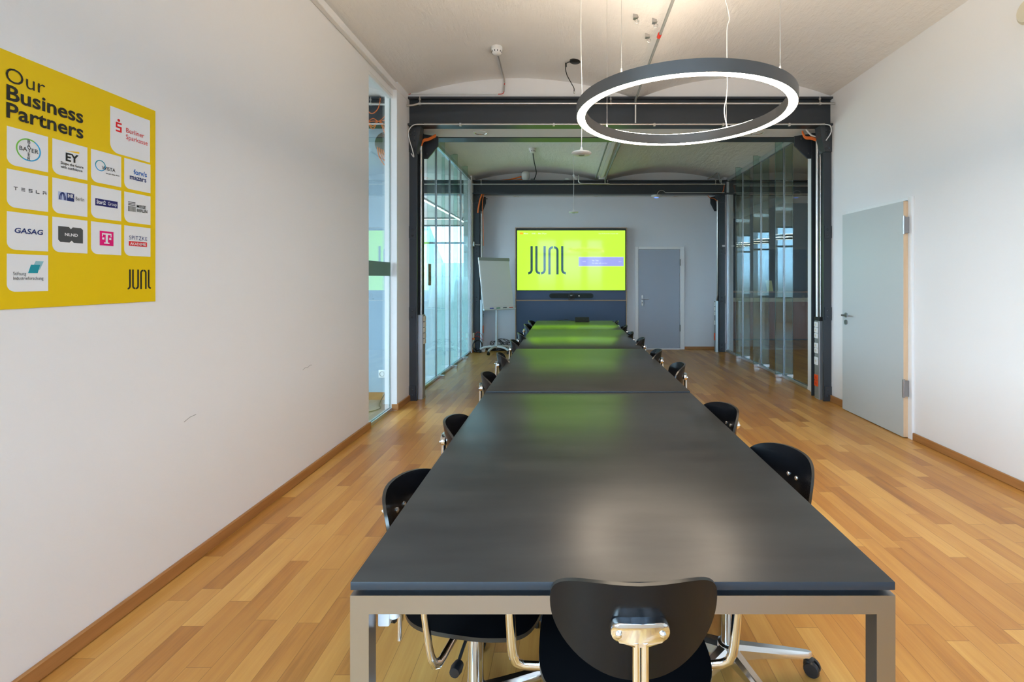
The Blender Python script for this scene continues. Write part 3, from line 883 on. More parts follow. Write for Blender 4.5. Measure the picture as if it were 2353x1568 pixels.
# the star bases stand at different turns
def turn_base(root, deg):
    for ch in root.children:
        if ch.name.startswith(('star_base', 'caster')): ch.rotation_euler = (0, 0, R(deg))
chairs = [o for o in S.objects if o.parent is None and o.name.startswith('swivel_chair')]
TURN = [10, 40, 15, 0, 20, 8, 44, 0, 36, 26, 5, 30, 12, 0, 36, 0, 36]
for c, q in zip(chairs, TURN): turn_base(c, q)

# ---------------------------------------------------------------- ring lamp
def ring_lamp(cx, cy, z, label, group, cables=True, ztop=3.6):
    t = thing('ring_lamp', (cx, cy, z), label, 'lamp', group)
    ro, ri, h = 0.600, 0.548, 0.062
    bm = B(); lathe(bm, [(ri, z), (ri, z + h), (ri + .008, z + h + .002), (ro - .008, z + h + .002), (ro, z + h), (ro, z), (ro - .0035, z), (ro - .0035, z + .006), (ri + .0035, z + .006), (ri + .0035, z), (ri, z)], (cx, cy, 0), 96)
    part('ring_body', bm, M['ring'], t, 40)
    bm = B(); lathe(bm, [(ri + .0045, z + .0055), (ri + .0045, z + .001), (ro - .0045, z + .001), (ro - .0045, z + .0055), (ri + .0045, z + .0055)], (cx, cy, 0), 96)
    part('diffuser', bm, M['led'], t, 40)
    bm = B(); lathe(bm, [(ri + .012, z + h + .0025), (ri + .012, z + h + .005), (ro - .012, z + h + .005), (ro - .012, z + h + .0025), (ri + .012, z + h + .0025)], (cx, cy, 0), 96)
    part('upper_diffuser', bm, M['ledup'], t, 40)
    if cables:
        for a in (47, 133, 227, 309):
            x, y = cx + 0.574 * math.cos(R(a)), cy + 0.574 * math.sin(R(a))
            bm = B(); tube(bm, [(x, y, z + h), (x, y, arch_z(x) + .005)], 0.0014, 6)
            lathe(bm, [(0, .004), (.005, .004), (.004, .03), (0, .034)], (x, y, z + h), 10)
            part('suspension_wire', bm, M['galv'], t)
        x, y = cx + 0.574 * math.cos(R(47)), cy + 0.574 * math.sin(R(47))
        bm = B(); tube(bm, curve_pts([(x + .006, y, z + h), (x - .014, y, z + h + .12), (x + .004, y, z + h + .26), (x + .003, y, z + .7), (x + .018, y, z + .80), (x - .03, y, z + 1.02), (x - .02, y, arch_z(x) + .005)], 6), 0.003, 8)
        part('power_cable', bm, M['plastic'], t, 60)
    return t
ring_lamp(0.653, 2.746, 2.329, 'graphite ring lamp with glowing warm diffuser hanging above the near table', 'ring lamps')
ring_lamp(6.4, -0.55, 2.60, 'ring lamp of the right adjoining room seen only as reflection in glass fins', 'ring lamps', False)

# ---------------------------------------------------------------- pendants, detectors, ceiling fittings
def pendant(x, y, z, r, label, ztop):
    t = thing('pendant_microphone', (x, y, z), label, 'microphone', 'white disc pendants')
    bm = B(); lathe(bm, [(0, 0), (r * .45, 0.0), (r * .9, .004), (r, .012), (r * .93, .020), (r * .5, .027), (r * .20, .033), (r * .13, .050), (r * .10, .060), (0, .060)], (x, y, z), 40); part('disc', bm, M['plastic'], t, 40)
    bm = B(); lathe(bm, [(0, -.004), (r * .28, -.004), (r * .33, 0.002), (0, .002)], (x, y, z), 28); part('sensor_face', bm, M['greybar'], t, 40)
    bm = B(); tube(bm, curve_pts([(x, y, z + .058), (x + .004, y, z + .45), (x - .004, y, z + .85), (x - .003, y, ztop)], 6), 0.003, 8); part('cord', bm, M['plastic'], t, 60)
pendant(0.108, 3.62, 2.335, 0.076, 'white disc pendant hanging nearer the ring lamp', arch_z(0.108) + .01)
pendant(0.102, 7.57, 2.437, 0.076, 'white disc pendant hanging lower over the far table', 3.325 + .19)

def detector(x, y, z, label):
    t = thing('smoke_detector', (x, y, z), label, 'smoke detector', 'smoke detectors')
    bm = B(); lathe(bm, [(0, .02), (.056, .02), (.056, -.028), (.050, -.034), (0, -.034)], (x, y, z), 32); part('mount', bm, M['plastic'], t, 40)
    bm = B(); lathe(bm, [(.050, -.034), (.046, -.060), (.030, -.072), (0, -.074)], (x, y, z), 32); part('head', bm, M['white'], t, 40)
    bm = B()
    for k in range(10):
        a = 2 * PI * k / 10; tube(bm, [(x + .0485 * math.cos(a), y + .0485 * math.sin(a), z - .040), (x + .0475 * math.cos(a), y + .0475 * math.sin(a), z - .055)], .004, 6)
    part('vent_slot', bm, M['black'], t)
detector(-0.70, 4.81, arch_z(-0.70) + 0.0, 'smoke detector on the near vault with a conduit running off')
detector(-0.56, 7.80, 3.325 + .185, 'smoke detector on the far vault above the left glass')

def pipe(name, pts, r, m, label, cat='pipe', group=None, clamps=(), clamp_up=0.08, smooth=True):
    P = [Vector(p) for p in pts]
    t = thing(name, P[0], label, cat, group)
    bm = B(); tube(bm, P, r, 12); part('tube', bm, m, t, 60)
    for c in clamps:
        c = Vector(c)
        bm = B(); tube(bm, [c + Vector((-.012, 0, 0)), c + Vector((.012, 0, 0))], r * 1.55, 14)
        tube(bm, [c + Vector((0, 0, r)), c + Vector((0, 0, clamp_up))], r * .45, 8)
        lathe(bm, [(0, 0), (r * 1.2, 0), (r * 1.2, .012), (0, .012)], c + Vector((0, 0, clamp_up * .55)), 6)
        part('clamp', bm, M['galv'], t, 40)
    return t
pipe('conduit_pipe', curve_pts([(-1.83, 5.462, 3.365), (-1.75, 5.462, 3.368), (-1.66, 5.462, 3.386), (-1.5, 5.462, 3.388)], 6) + [(3.05, 5.462, 3.388)], 0.0115, M['galv'],
     'upper galvanised conduit clamped along the near beam', group='conduits on the near beam', clamps=[(-1.665, 5.462, 3.386), (0.495, 5.462, 3.388), (2.86, 5.462, 3.388)])
t = pipe('conduit_pipe', [(-1.62, 5.478, 3.158), (2.92, 5.478, 3.158)], 0.0105, M['galv'], 'lower galvanised conduit along the bottom flange of the near beam', group='conduits on the near beam')
for x in (-1.21, -0.15, 0.99, 1.77, 2.52):
    bm = B(); box(bm, x - .012, x + .012, 5.466, 5.49, 3.135, 3.172, .003, 1); part('clip', bm, M['galv'], t)
pipe('conduit_pipe', [(0.775, 5.468, 3.395), (0.775, 5.47, 3.17)], 0.008, M['plastic'], 'short upright white conduit between the two beam conduits', group='conduits on the near beam')
bm = B(); tube(bm, curve_pts([(-1.62, 5.478, 3.158), (-1.74, 5.478, 3.15), (-1.80, 5.485, 3.08), (-1.795, 5.51, 2.98), (-1.765, 5.51, 2.88), (-1.755, 5.53, 2.80), (-1.785, 5.53, 2.84)], 6), 0.006, 8)
tag(obj('cable', bm, M['plastic'], None, 60), 'pale cable curling from the beam conduit down the left column head', 'cable')
bm = B(); tube(bm, curve_pts([(2.92, 5.478, 3.158), (2.985, 5.478, 3.14), (3.0, 5.49, 3.07), (2.965, 5.51, 3.0), (2.955, 5.515, 2.985)], 6), 0.006, 8)
tag(obj('cable', bm, M['plastic'], None, 60), 'pale cable curling from the beam conduit over the right column head', 'cable')
# alarm conduit from the detector to the left wall corner
zd = arch_z(-0.70)
t = thing('alarm_conduit', (-0.70, 4.86, zd), 'thin alarm conduit from the near smoke detector to the wall corner', 'conduit')
bm = B(); tube(bm, [(-0.70, 4.86, zd - .028), (-0.715, 5.50, zd - .028), (-0.715, 5.545, zd - .06)], 0.009, 8); tube(bm, [(-0.72, 5.54, 3.63), (-0.725, 5.535, 3.55)], 0.010, 8); part('white_run', bm, M['galv'], t, 50)
bm = B(); tube(bm, [(-0.79, 5.535, 3.522), (-1.79, 5.535, 3.530)], 0.008, 8); tube(bm, [(-1.835, 5.53, 3.47), (-1.835, 5.49, 3.20)], 0.010, 8); part('wall_run', bm, M['plastic'], t, 50)
bm = B()
tube(bm, [(-0.715, 5.545, zd - .05), (-0.72, 5.54, 3.63)], 0.006, 8); tube(bm, curve_pts([(-0.725, 5.535, 3.56), (-0.735, 5.535, 3.528), (-0.79, 5.535, 3.522)], 5), 0.004, 8)
tube(bm, curve_pts([(-1.79, 5.535, 3.53), (-1.83, 5.533, 3.515), (-1.835, 5.53, 3.47)], 5), 0.007, 8); tube(bm, curve_pts([(-1.835, 5.49, 3.20), (-1.838, 5.485, 3.17), (-1.85, 5.48, 3.15)], 5), 0.007, 8)
part('red_cable', bm, M['red'], t, 50, label='red cable ends')
# conduit and clamps along the valley of the near vault
pipe('conduit_pipe', [(0.755, FACADE + .02, 3.425), (0.772, 5.44, 3.425), (0.775, 5.462, 3.395)], 0.012, M['grey'], 'dark conduit running under the valley of the near vault', group='ceiling conduits')
bm = B(); tube(bm, [(0.765, 3.98, 3.425), (0.765, 4.03, 3.425)], 0.017, 14); tag(obj('marker_sleeve', bm, M['red'], None, 40), 'red sleeve on the dark ceiling conduit', 'sleeve')
for x, y, lab in ((0.555, 3.92, 'empty pipe clamp on the near vault, alone left of the dark conduit'), (0.705, 3.90, 'empty pipe clamp on the near vault beside the dark conduit'), (0.69, 4.15, 'pipe clamp on the near vault just beyond the red sleeve')):
    z = arch_z(x)
    bm = B(); box(bm, x - .018, x + .018, y - .004, y + .004, z - .035, z + .01); box(bm, x - .018, x + .02, y - .02, y + .02, z - .040, z - .034)
    tube(bm, curve_pts([(x + .012 + .016 * math.cos(q), y, z - .062 + .016 * math.sin(q)) for q in [PI / 2 + k * PI / 4 for k in range(8)]], 3), .004, 6)
    tag(obj('pipe_clamp', bm, M['galv'], None, 40), lab, 'clamp', 'pipe clamps on the near vault')
# black ceiling rose with a loose lead
z = arch_z(0.085)
t = thing('ceiling_rose', (0.085, 5.0, z), 'flat black disc on the near vault with a loose black lead', 'ceiling rose')
bm = B(); lathe(bm, [(0, 0.03), (.058, 0.03), (.058, -.012), (.050, -.018), (0, -.018)], (0.085, 5.0, z), 32); part('disc', bm, M['black'], t, 40)
bm = B(); tube(bm, curve_pts([(0.03, 5.0, z - .012), (-0.005, 5.03, z - .015), (-0.015, 5.06, z - .055), (0.0, 5.12, z - .10), (0.05, 5.2, z - .16), (0.075, 5.22, z - .20), (0.075, 5.22, z - .235)], 6), 0.005, 8)
tube(bm, [(-0.012, 5.04, z - .005), (-0.012, 5.05, z - .045)], 0.010, 10); part('lead', bm, M['black'], t, 50)
bm = B(); lathe(bm, [(0, -.012), (.008, -.01), (.011, .005), (.006, .012), (0, .012)], (0.078, 5.22, z - .245), 12); part('plug', bm, M['galv'], t, 40)
# downlights
def downlight(x, y, z, r, label):
    t = thing('downlight', (x, y, z), label, 'downlight', 'recessed downlights')
    bm = B(); lathe(bm, [(r * .80, 0.0), (r, 0.0), (r, -.006), (r * .93, -.009), (r * .80, -.006), (r * .80, 0)], (x, y, z), 36); part('trim_ring', bm, M['plastic'], t, 40)
    bm = B(); lathe(bm, [(r * .80, -.003), (r * .62, .012), (r * .30, .028), (0, .030)], (x, y, z), 36); part('reflector', bm, M['mirror'], t, 60)
downlight(-1.04, 5.80, 3.158, 0.092, 'recessed downlight between the doubled beams, left one')
downlight(2.28, 5.80, 3.158, 0.092, 'recessed downlight between the doubled beams, right one')
downlight(-1.01, 9.47, 3.023, 0.078, 'recessed downlight at the far wall above the flipchart')
downlight(0.58, 9.47, 3.023, 0.078, 'recessed downlight at the far wall above the screen')
downlight(2.13, 9.47, 3.023, 0.078, 'recessed downlight at the far wall above the far door')
t = thing('wireless_access_point', (1.73, 9.44, 3.02), 'white disc access point with blue light under the far beam', 'access point')
bm = B(); lathe(bm, [(0, 0), (.10, 0), (.105, -.012), (.085, -.034), (.045, -.044), (0, -.046)], (1.73, 9.36, 3.02), 36); part('housing', bm, M['plastic'], t, 50)
bm = B(); lathe(bm, [(.047, -.043), (.040, -.049), (0, -.050)], (1.73, 9.36, 3.02), 30); part('status_light', bm, M['bluled'], t, 50)
bm = B(); tube(bm, curve_pts([(1.73, 9.25, 3.0), (1.72, 9.19, 3.03), (1.76, 9.185, 3.075), (1.82, 9.18, 3.08), (1.87, 9.18, 3.04)], 6), .005, 8); part('lead', bm, M['galv'], t, 60)
# round white wall device, top right
t = thing('wall_sounder', (XR, 3.16, 3.16), 'round cream sounder high on the right wall at the picture corner', 'sounder')
bm = B(); lathe(bm, [(0.085, 0.0), (.085, -.030), (.070, -.045), (0, -.048)], (XR, 3.14, 3.155), 36, 'X'); part('housing', bm, M['cream'], t, 40)

# far beam services
pipe('conduit_pipe', [(-1.80, 9.17, 3.198), (3.0, 9.17, 3.198)], 0.010, M['galv'], 'galvanised conduit clamped along the far beam', group='conduits on the far beam', clamps=[(-1.63, 9.17, 3.198), (0.77, 9.17, 3.198), (2.82, 9.17, 3.198), (2.99 - .06, 9.17, 3.198)], clamp_up=0.10)
pipe('conduit_pipe', [(1.87, 9.18, 3.04), (2.99, 9.18, 3.04)], 0.009, M['galv'], 'short conduit from the access point along the far beam foot', group='conduits on the far beam')
pipe('conduit_pipe', [(-6.5, 9.17, 3.198), (-1.98, 9.17, 3.198)], 0.010, M['galv'], 'conduit on the far beam seen through the left glass', group='conduits on the far beam')
pipe('conduit_pipe', [(-6.5, 9.18, 3.02), (-1.98, 9.18, 3.02)], 0.010, M['galv'], 'lower conduit on the far beam seen through the left glass', group='conduits on the far beam')
pipe('conduit_pipe', [(3.22, 9.17, 3.165), (9.0, 9.17, 3.165)], 0.010, M['galv'], 'conduit on the far beam seen through the right glass', group='conduits on the far beam')
pipe('conduit_pipe', [(3.22, 9.18, 3.012), (9.0, 9.18, 3.012)], 0.010, M['galv'], 'lower conduit on the far beam seen through the right glass', group='conduits on the far beam')
pipe('conduit_pipe', curve_pts([(4.78, 9.16, 3.20), (4.62, 9.16, 3.22), (4.57, 9.12, 3.32), (4.56, 8.9, 3.40), (4.70, 8.2, 3.42), (4.85, 7.4, 3.42)], 8), 0.013, M['grey'], 'grey conduit bending up from the far beam behind the right glass', group='conduits on the far beam')
pipe('conduit_pipe', curve_pts([(0.22, 9.14, 3.36), (0.22, 9.14, 3.25), (0.26, 9.14, 3.208), (0.36, 9.14, 3.20)], 8) + [(0.80, 9.14, 3.20)], 0.011, M['galv'], 'conduit hooked upward at the middle of the far beam', group='conduits on the far beam')
pipe('conduit_pipe', [(2.66, 9.14, 3.29), (2.86, 9.14, 3.42), (2.90, 9.14, 3.22)], 0.012, M['grey'], 'bent dark conduit at the right end of the far beam', group='conduits on the far beam')
pipe('conduit_pipe', [(0.57, 6.22, 3.30), (0.56, 7.0, 3.295), (0.54, 9.10, 3.30)], 0.012, M['grey'], 'dark conduit in the far vault valley, nearer the flipchart side', group='ceiling conduits')
pipe('conduit_pipe', [(0.75, 6.22, 3.30), (0.74, 7.0, 3.29), (0.72, 9.05, 3.30), (0.72, 9.15, 3.21)], 0.015, M['grey'], 'dark conduit in the far vault valley, nearer the door side', group='ceiling conduits')
bm = B(); box(bm, 0.625, 0.68, 6.22, 9.05, 3.30, 3.325); tag(obj('cable_tray', bm, M['wall']), 'pale flat cable tray between two dark conduits in the far vault', 'cable tray')
bm = B(); box(bm, 0.60, 0.75, 9.10, 9.20, 3.288, 3.37, .008, 2); tag(obj('junction_box', bm, M['plastic']), 'white junction box on the far beam below the cable tray', 'box')
t = thing('globe_lamp', (-0.80, 9.32, 3.29), 'pale glass globe lamp resting on the far beam', 'lamp')
bm = B(); lathe(bm, [(0, .19), (.045, .185), (.075, .155), (.083, .11), (.075, .06), (.06, .03), (.06, 0), (0, 0)], (-0.80, 9.32, 3.288), 28); part('globe', bm, M['basewhite'], t, 60)
bm = B(); box(bm, -0.70, -0.62, 9.28, 9.36, 3.288, 3.33, .006, 1); part('ballast', bm, M['grey'], t)
bm = B(); tube(bm, curve_pts([(-1.35, 9.33, 3.295), (-1.1, 9.32, 3.32), (-0.88, 9.30, 3.37)], 6), .013, 8); tube(bm, curve_pts([(-1.30, 9.36, 3.295), (-1.05, 9.36, 3.31), (-0.88, 9.36, 3.33)], 6), .011, 8)
tag(obj('cable', bm, M['orange'], None, 60), 'orange cables lying on the far beam left of the globe lamp', 'cable')
bm = B(); tube(bm, curve_pts([(-0.56, 7.86, 3.49), (-0.58, 8.5, 3.47), (-0.58, 9.1, 3.40), (-0.63, 9.25, 3.31)], 6), .009, 8)
tag(obj('cable', bm, M['black'], None, 60), 'dark cable from the far smoke detector down to the far beam', 'cable')
bm = B(); tube(bm, curve_pts([(0.12, 9.28, 3.40), (0.16, 9.27, 3.33), (0.19, 9.27, 3.30)], 6), .022, 10); lathe(bm, [(0, 0), (.05, 0), (.05, .03), (.03, .05), (0, .05)], (0.0, 9.30, 3.288), 16)
tag(obj('cable_gland', bm, M['plastic'], None, 50), 'white elbow fitting on the far beam right of the globe lamp', 'fitting')
for pts, lab in ((((-1.62, 9.22, 3.02), (-1.66, 9.20, 2.90), (-1.69, 9.20, 2.74), (-1.70, 9.21, 2.66)), 'thick orange cable bending beside the column behind the flipchart'),
                 (((-1.585, 9.22, 3.02), (-1.61, 9.2, 2.85), (-1.60, 9.2, 2.5), (-1.595, 9.22, 2.03)), 'thin orange cable hanging down above the flipchart'),
                 (((2.68, 9.2, 2.99), (2.72, 9.19, 2.945), (2.80, 9.2, 2.93), (2.87, 9.215, 2.88)), 'orange cable at the head of the column right of the far door'),
                 (((2.99, 9.19, 3.18), (2.975, 9.18, 3.10), (2.955, 9.18, 3.045)), 'short orange cable at the right end of the far beam')):
    bm = B(); tube(bm, curve_pts(pts, 6), 0.014 if 'thick' in lab else 0.006, 8)
    tag(obj('cable', bm, M['orange'], None, 60), lab, 'cable')
for pts, lab in ((((-1.715, 5.68, 2.93), (-1.70, 5.70, 3.03), (-1.64, 5.74, 3.065), (-1.57, 5.78, 3.12)), 'orange cable bundle leaving the pipe at the left column head'),
                 (((2.925, 5.66, 3.03), (2.87, 5.68, 3.06), (2.81, 5.70, 3.075), (2.775, 5.70, 3.14)), 'orange cable bundle leaving the pipe at the right column head')):
    bm = B()
    for k in range(3): tube(bm, curve_pts([(p[0], p[1], p[2] + (k - 1) * .011) for p in pts], 6), 0.008, 8)
    tag(obj('cable_bundle', bm, M['orange'], None, 60), lab, 'cable')
bm = B(); tube(bm, curve_pts([(2.965, 5.66, 2.80), (2.965, 5.66, 3.0), (2.94, 5.66, 3.06), (2.86, 5.66, 3.09), (2.80, 5.66, 3.155)], 6), 0.009, 8)
tag(obj('cable', bm, M['plastic'], None, 60), 'pale grey cable arching above the orange bundle at the right column head', 'cable')

# ---------------------------------------------------------------- power posts and their riser pipes
def socket_mesh(bm, x, y, z0, z1, s, w=0.04):
    a, b = sorted((x, x + s * 0.012)); box(bm, a, b, y - w / 2, y + w / 2, z0, z1, .002, 1)
def power_post(x0, x1, y0, y1, zt, s, socks, label, cap=None):
    t = thing('power_post', ((x0 + x1) / 2, (y0 + y1) / 2, 0), label, 'power post')
    bm = B(); box(bm, x0, x1, y0, y1, 0, zt, .003, 1); part('housing', bm, M['satin'], t)
    xf = x1 if s > 0 else x0; ym = (y0 + y1) / 2
    a, b = sorted((xf, xf + s * .003)); bm = B(); box(bm, a, b, y0 + .012, y1 - .012, 0.01, zt - .005); part('cover_strip', bm, M['grey'], t)
    if cap: bm = B(); box(bm, x0 - .004, x1 + .004, y0 - .004, y1 + .004, zt, zt + cap, .002, 1); part('cap', bm, M['black'], t)
    for z0, z1, m in socks:
        bm = B(); socket_mesh(bm, xf + s * .003, ym, z0, z1, s, (y1 - y0) * .62)
        so = part('socket', bm, M[m], t)
        bm = B(); zc = (z0 + z1) / 2; tube(bm, [(xf + s * .0152, ym, zc), (xf + s * .016, ym, zc)], min(.016, (z1 - z0) * .32), 16); part('socket_well', bm, M['cream'] if m != 'redorange' else M['red'], so, 40)
    return t
power_post(-1.735, -1.678, 5.605, 5.72, 0.985, 1, [(0.645 + .066 * k, 0.645 + .066 * k + .058, 'cream') for k in range(5)], 'aluminium power post with five cream sockets at the left column')
power_post(2.925, 2.975, 5.60, 5.71, 0.915, -1, [(0.84, .90, 'plastic'), (0.775, .835, 'plastic'), (.71, .77, 'plastic'), (.60, .655, 'plastic'), (.535, .597, 'plastic'), (.40, .49, 'plastic'), (.15, .215, 'redorange'), (.22, .285, 'redorange')], 'aluminium power post with white and orange red sockets at the right column', 0.045)
power_post(2.845, 2.895, 9.245, 9.33, 0.98, -1, [(0.88, .95, 'plastic'), (.79, .86, 'plastic'), (.70, .77, 'plastic'), (.52, .60, 'plastic'), (.22, .36, 'redorange')], 'slim power post with one red socket right of the far door')
power_post(-1.672, -1.625, 9.27, 9.34, 1.0, 1, [(.80, .86, 'plastic'), (.66, .72, 'grey'), (.36, .50, 'redorange')], 'slim power post with a red socket behind the flipchart')
G = 'riser pipes at the columns'
pipe('riser_pipe', [(-1.712, 5.665, 0.985), (-1.712, 5.665, 2.96)], 0.0145, M['galv'], 'galvanised riser pipe above the left power post', 'pipe', G)
pipe('riser_pipe', [(2.928, 5.655, 0.96), (2.928, 5.655, 3.02)], 0.016, M['galv'], 'thicker galvanised riser pipe above the right power post', 'pipe', G)
pipe('riser_pipe', [(2.966, 5.655, 0.96), (2.966, 5.655, 2.84)], 0.012, M['galv'], 'thinner galvanised riser pipe above the right power post', 'pipe', G)
pipe('riser_pipe', [(2.87, 9.28, 0.98), (2.87, 9.22, 1.1), (2.87, 9.22, 2.90)], 0.013, M['galv'], 'riser pipe on the column right of the far door', 'pipe', G)
pipe('riser_pipe', [(-1.65, 9.30, 1.0), (-1.65, 9.30, 2.66)], 0.013, M['galv'], 'riser pipe on the column behind the flipchart', 'pipe', G)
for x0, x1, y0, y1, z0, z1, lab in ((-1.80, -1.765, 9.20, 9.25, 0.06, 0.24, 'lower cream socket box on the left wall stub by the flipchart'), (-1.80, -1.765, 9.20, 9.25, 0.28, 0.37, 'upper cream socket box on the left wall stub by the flipchart')):
    bm = B(); box(bm, x0, x1, y0 - .03, y1, z0, z1, .006, 2); tag(obj('socket_box', bm, M['cream'], None, 40), lab, 'socket')
bm = B(); box(bm, 2.965, 3.02, 9.235, 9.295, 2.015, 2.05, .006, 2); tag(obj('door_contact', bm, M['plastic']), 'small white sensor box on the right wall stub by the far column', 'sensor')
bm = B(); tube(bm, curve_pts([(-1.78, 9.24, 2.06), (-1.70, 9.22, 2.05), (-1.66, 9.22, 2.05)], 4), .008, 8); box(bm, -1.80, -1.765, 9.20, 9.25, 2.02, 2.11, .004, 1); tag(obj('wall_bracket', bm, M['galv'], None, 40), 'small metal bracket on the left wall stub above the flipchart', 'bracket')

# double socket behind the tall glazing
t = thing('double_socket', (-2.11, 5.62, 0.30), 'white double wall socket with a black plug behind the tall glazing', 'socket')
bm = B(); box(bm, -2.19, -2.03, 5.608, 5.62, 0.255, 0.345, .004, 2); part('frame_plate', bm, M['plastic'], t, 40)
for x in (-2.15, -2.07):
    bm = B(); lathe(bm, [(.030, -.002), (.026, -.002), (.024, .006), (0, .006)], (x, 5.606, .30), 24, 'Y'); part('well', bm, M['greybar'], t, 40)
t = thing('plug_cable', (-2.07, 5.60, 0.30), 'black plug and lead running from the socket to the floor', 'cable')
bm = B(); tube(bm, [(-2.07, 5.61, .30), (-2.07, 5.575, .30)], .020, 14); box(bm, -2.082, -2.058, 5.57, 5.60, .235, .30, .005, 2); part('plug', bm, M['black'], t, 40)
bm = B(); tube(bm, curve_pts([(-2.07, 5.585, .24), (-2.065, 5.58, .18), (-2.09, 5.56, .10), (-2.12, 5.50, .02), (-2.08, 5.35, .008), (-2.02, 5.2, .007), (-2.12, 5.0, .007), (-2.2, 4.8, .007)], 7), .005, 8); part('lead', bm, M['black'], t, 60)
# tangle of orange cables and a black reel at the pier's beam
t = thing('cable_reel', (-2.06, 5.55, 2.97), 'black cable reel hung with orange cables behind the tall glazing', 'cable reel')
bm = B(); lathe(bm, [(0, -.05), (.10, -.05), (.13, -.03), (.13, .03), (.10, .05), (0, .05)], (-2.06, 5.53, 2.95), 28, 'Y'); part('drum', bm, M['black'], t, 40)
bm = B()
for k in range(4): tube(bm, curve_pts([(-2.15 + .02 * k, 5.48, 2.90 - .01 * k), (-2.13 + .025 * k, 5.47, 2.80), (-2.06 + .02 * k, 5.47, 2.69 + .03 * k), (-1.99, 5.48, 2.70 + .03 * k), (-1.965, 5.5, 2.74 + .03 * k)], 6), .006, 8)
for k in range(5): tube(bm, curve_pts([(-2.30, 5.47, 3.20 + .03 * k - .06), (-2.20, 5.465, 3.22 - .03 * k), (-2.13, 5.47, 3.19), (-2.05, 5.47, 3.26 - .06 * k)], 5), .005, 8)
tube(bm, curve_pts([(-2.28, 5.46, 3.33), (-2.2, 5.45, 3.27), (-2.13, 5.45, 3.33), (-2.11, 5.46, 3.45)], 6), .006, 8)
part('orange_cable', bm, M['orange'], t, 60)
pipe('conduit_pipe', [(-3.2, 5.462, 3.388), (-1.96, 5.462, 3.375)], 0.0115, M['galv'], 'conduit along the beam behind the tall glazing', group='conduits on the near beam', clamps=[(-2.22, 5.462, 3.38)])
pipe('conduit_pipe', [(-3.2, 5.47, 3.16), (-2.08, 5.47, 3.16)], 0.010, M['galv'], 'lower conduit along the beam behind the tall glazing', group='conduits on the near beam')

# ---------------------------------------------------------------- media wall, screen, conference bar
fnS = lambda y: (lambda u, v, d: Vector((u, y - d, v)))
t = thing('media_panel', (0.08, YB, 0), 'tall dark blue recessed media panel with thin plywood edges behind the table', 'media panel')
X0, X1, Y0 = -1.020, 1.178, YB - 0.11
bm = B()
box(bm, X0, X0 + .018, Y0, YB, 0, 2.412); box(bm, X1 - .018, X1, Y0, YB, 0, 2.412); box(bm, X0 + .018, X1 - .018, Y0, YB, 2.394, 2.412)
part('edge_frame', bm, M['ledge'], t)
bm = B(); box(bm, X0 + .018, X1 - .018, YB - .05, YB, 0, 2.394); part('back_panel', bm, M['navy'], t)
bm = B(); box(bm, X0 + .018, X1 - .018, Y0, YB - .05, 0.968, 0.986, .001, 1); part('ledge', bm, M['ledge'], t)
bm = B(); box(bm, X0 + .03, X1 - .03, Y0 + .03, YB - .05, 0.06, 0.965, .001, 1); part('lower_door', bm, M['navy'], t)

M['lime'] = mat('lime_display', (0.01, 0.01, 0.01), 0.06, spec=0.22, emit=(0.36, 0.82, 0.036), estr=1.75)
M['juni'] = mat('dark_display_logo', (0.006, 0.012, 0.012), 0.06, spec=0.4, emit=(0.012, 0.055, 0.050), estr=1.0)
M['lilac'] = mat('lilac_display_card', (0.01, 0.01, 0.01), 0.06, spec=0.22, emit=(0.38, 0.42, 0.92), estr=1.0)
M['dwhite'] = mat('white_display_text', (0.01, 0.01, 0.01), 0.06, emit=(0.85, 1.0, 0.75), estr=1.0)
M['dblue'] = mat('pale_display_text', (0.01, 0.01, 0.01), 0.06, emit=(0.72, 0.76, 1.0), estr=1.0)
M['damber'] = mat('amber_display_icon', (0.01, 0.01, 0.01), 0.06, emit=(1.0, 0.50, 0.02), estr=1.0)

def ribbon(bm, pts, w, fn, d0, d1, mi=0):
    L, Rr = [], []
    for i, p in enumerate(pts):
        a = pts[max(i - 1, 0)]; b = pts[min(i + 1, len(pts) - 1)]
        tx, ty = b[0] - a[0], b[1] - a[1]; q = math.hypot(tx, ty); nx, ny = -ty / q, tx / q
        L.append((p[0] + nx * w / 2, p[1] + ny * w / 2)); Rr.append((p[0] - nx * w / 2, p[1] - ny * w / 2))
    for i in range(len(pts) - 1):
        prism(bm, [Rr[i], Rr[i + 1], L[i + 1], L[i]], fn, d0, d1, mi)
def arc(cx, cy, rx, ry, a0, a1, n=10):
    return [(cx + rx * math.cos(R(a0 + (a1 - a0) * k / n)), cy + ry * math.sin(R(a0 + (a1 - a0) * k / n))) for k in range(n + 1)]
def juni(bm, u0, v0, h, fn, d0, d1, mi=0):
    w = 0.082
    strokes = [
        [(.1225, 1)] + arc(0, .165, .1225, .124, 0, -90),
        [(.291, 1)] + arc(.422, .165, .131, .124, 180, 270),
        [(.580, 1)] + arc(.455, .165, .125, .124, 0, -90),
        [(.751, 0)] + arc(.8735, .835, .1225, .124, 180, 90),
        [(1.033, 0)] + arc(.905, .835, .128, .124, 0, 90),
        [(1.202, 1)] + arc(1.331, .165, .129, .124, 180, 270)]
    for s in strokes:
        ribbon(bm, [(u0 + x * h, v0 + y * h) for x, y in s], w * h, fn, d0, d1, mi)

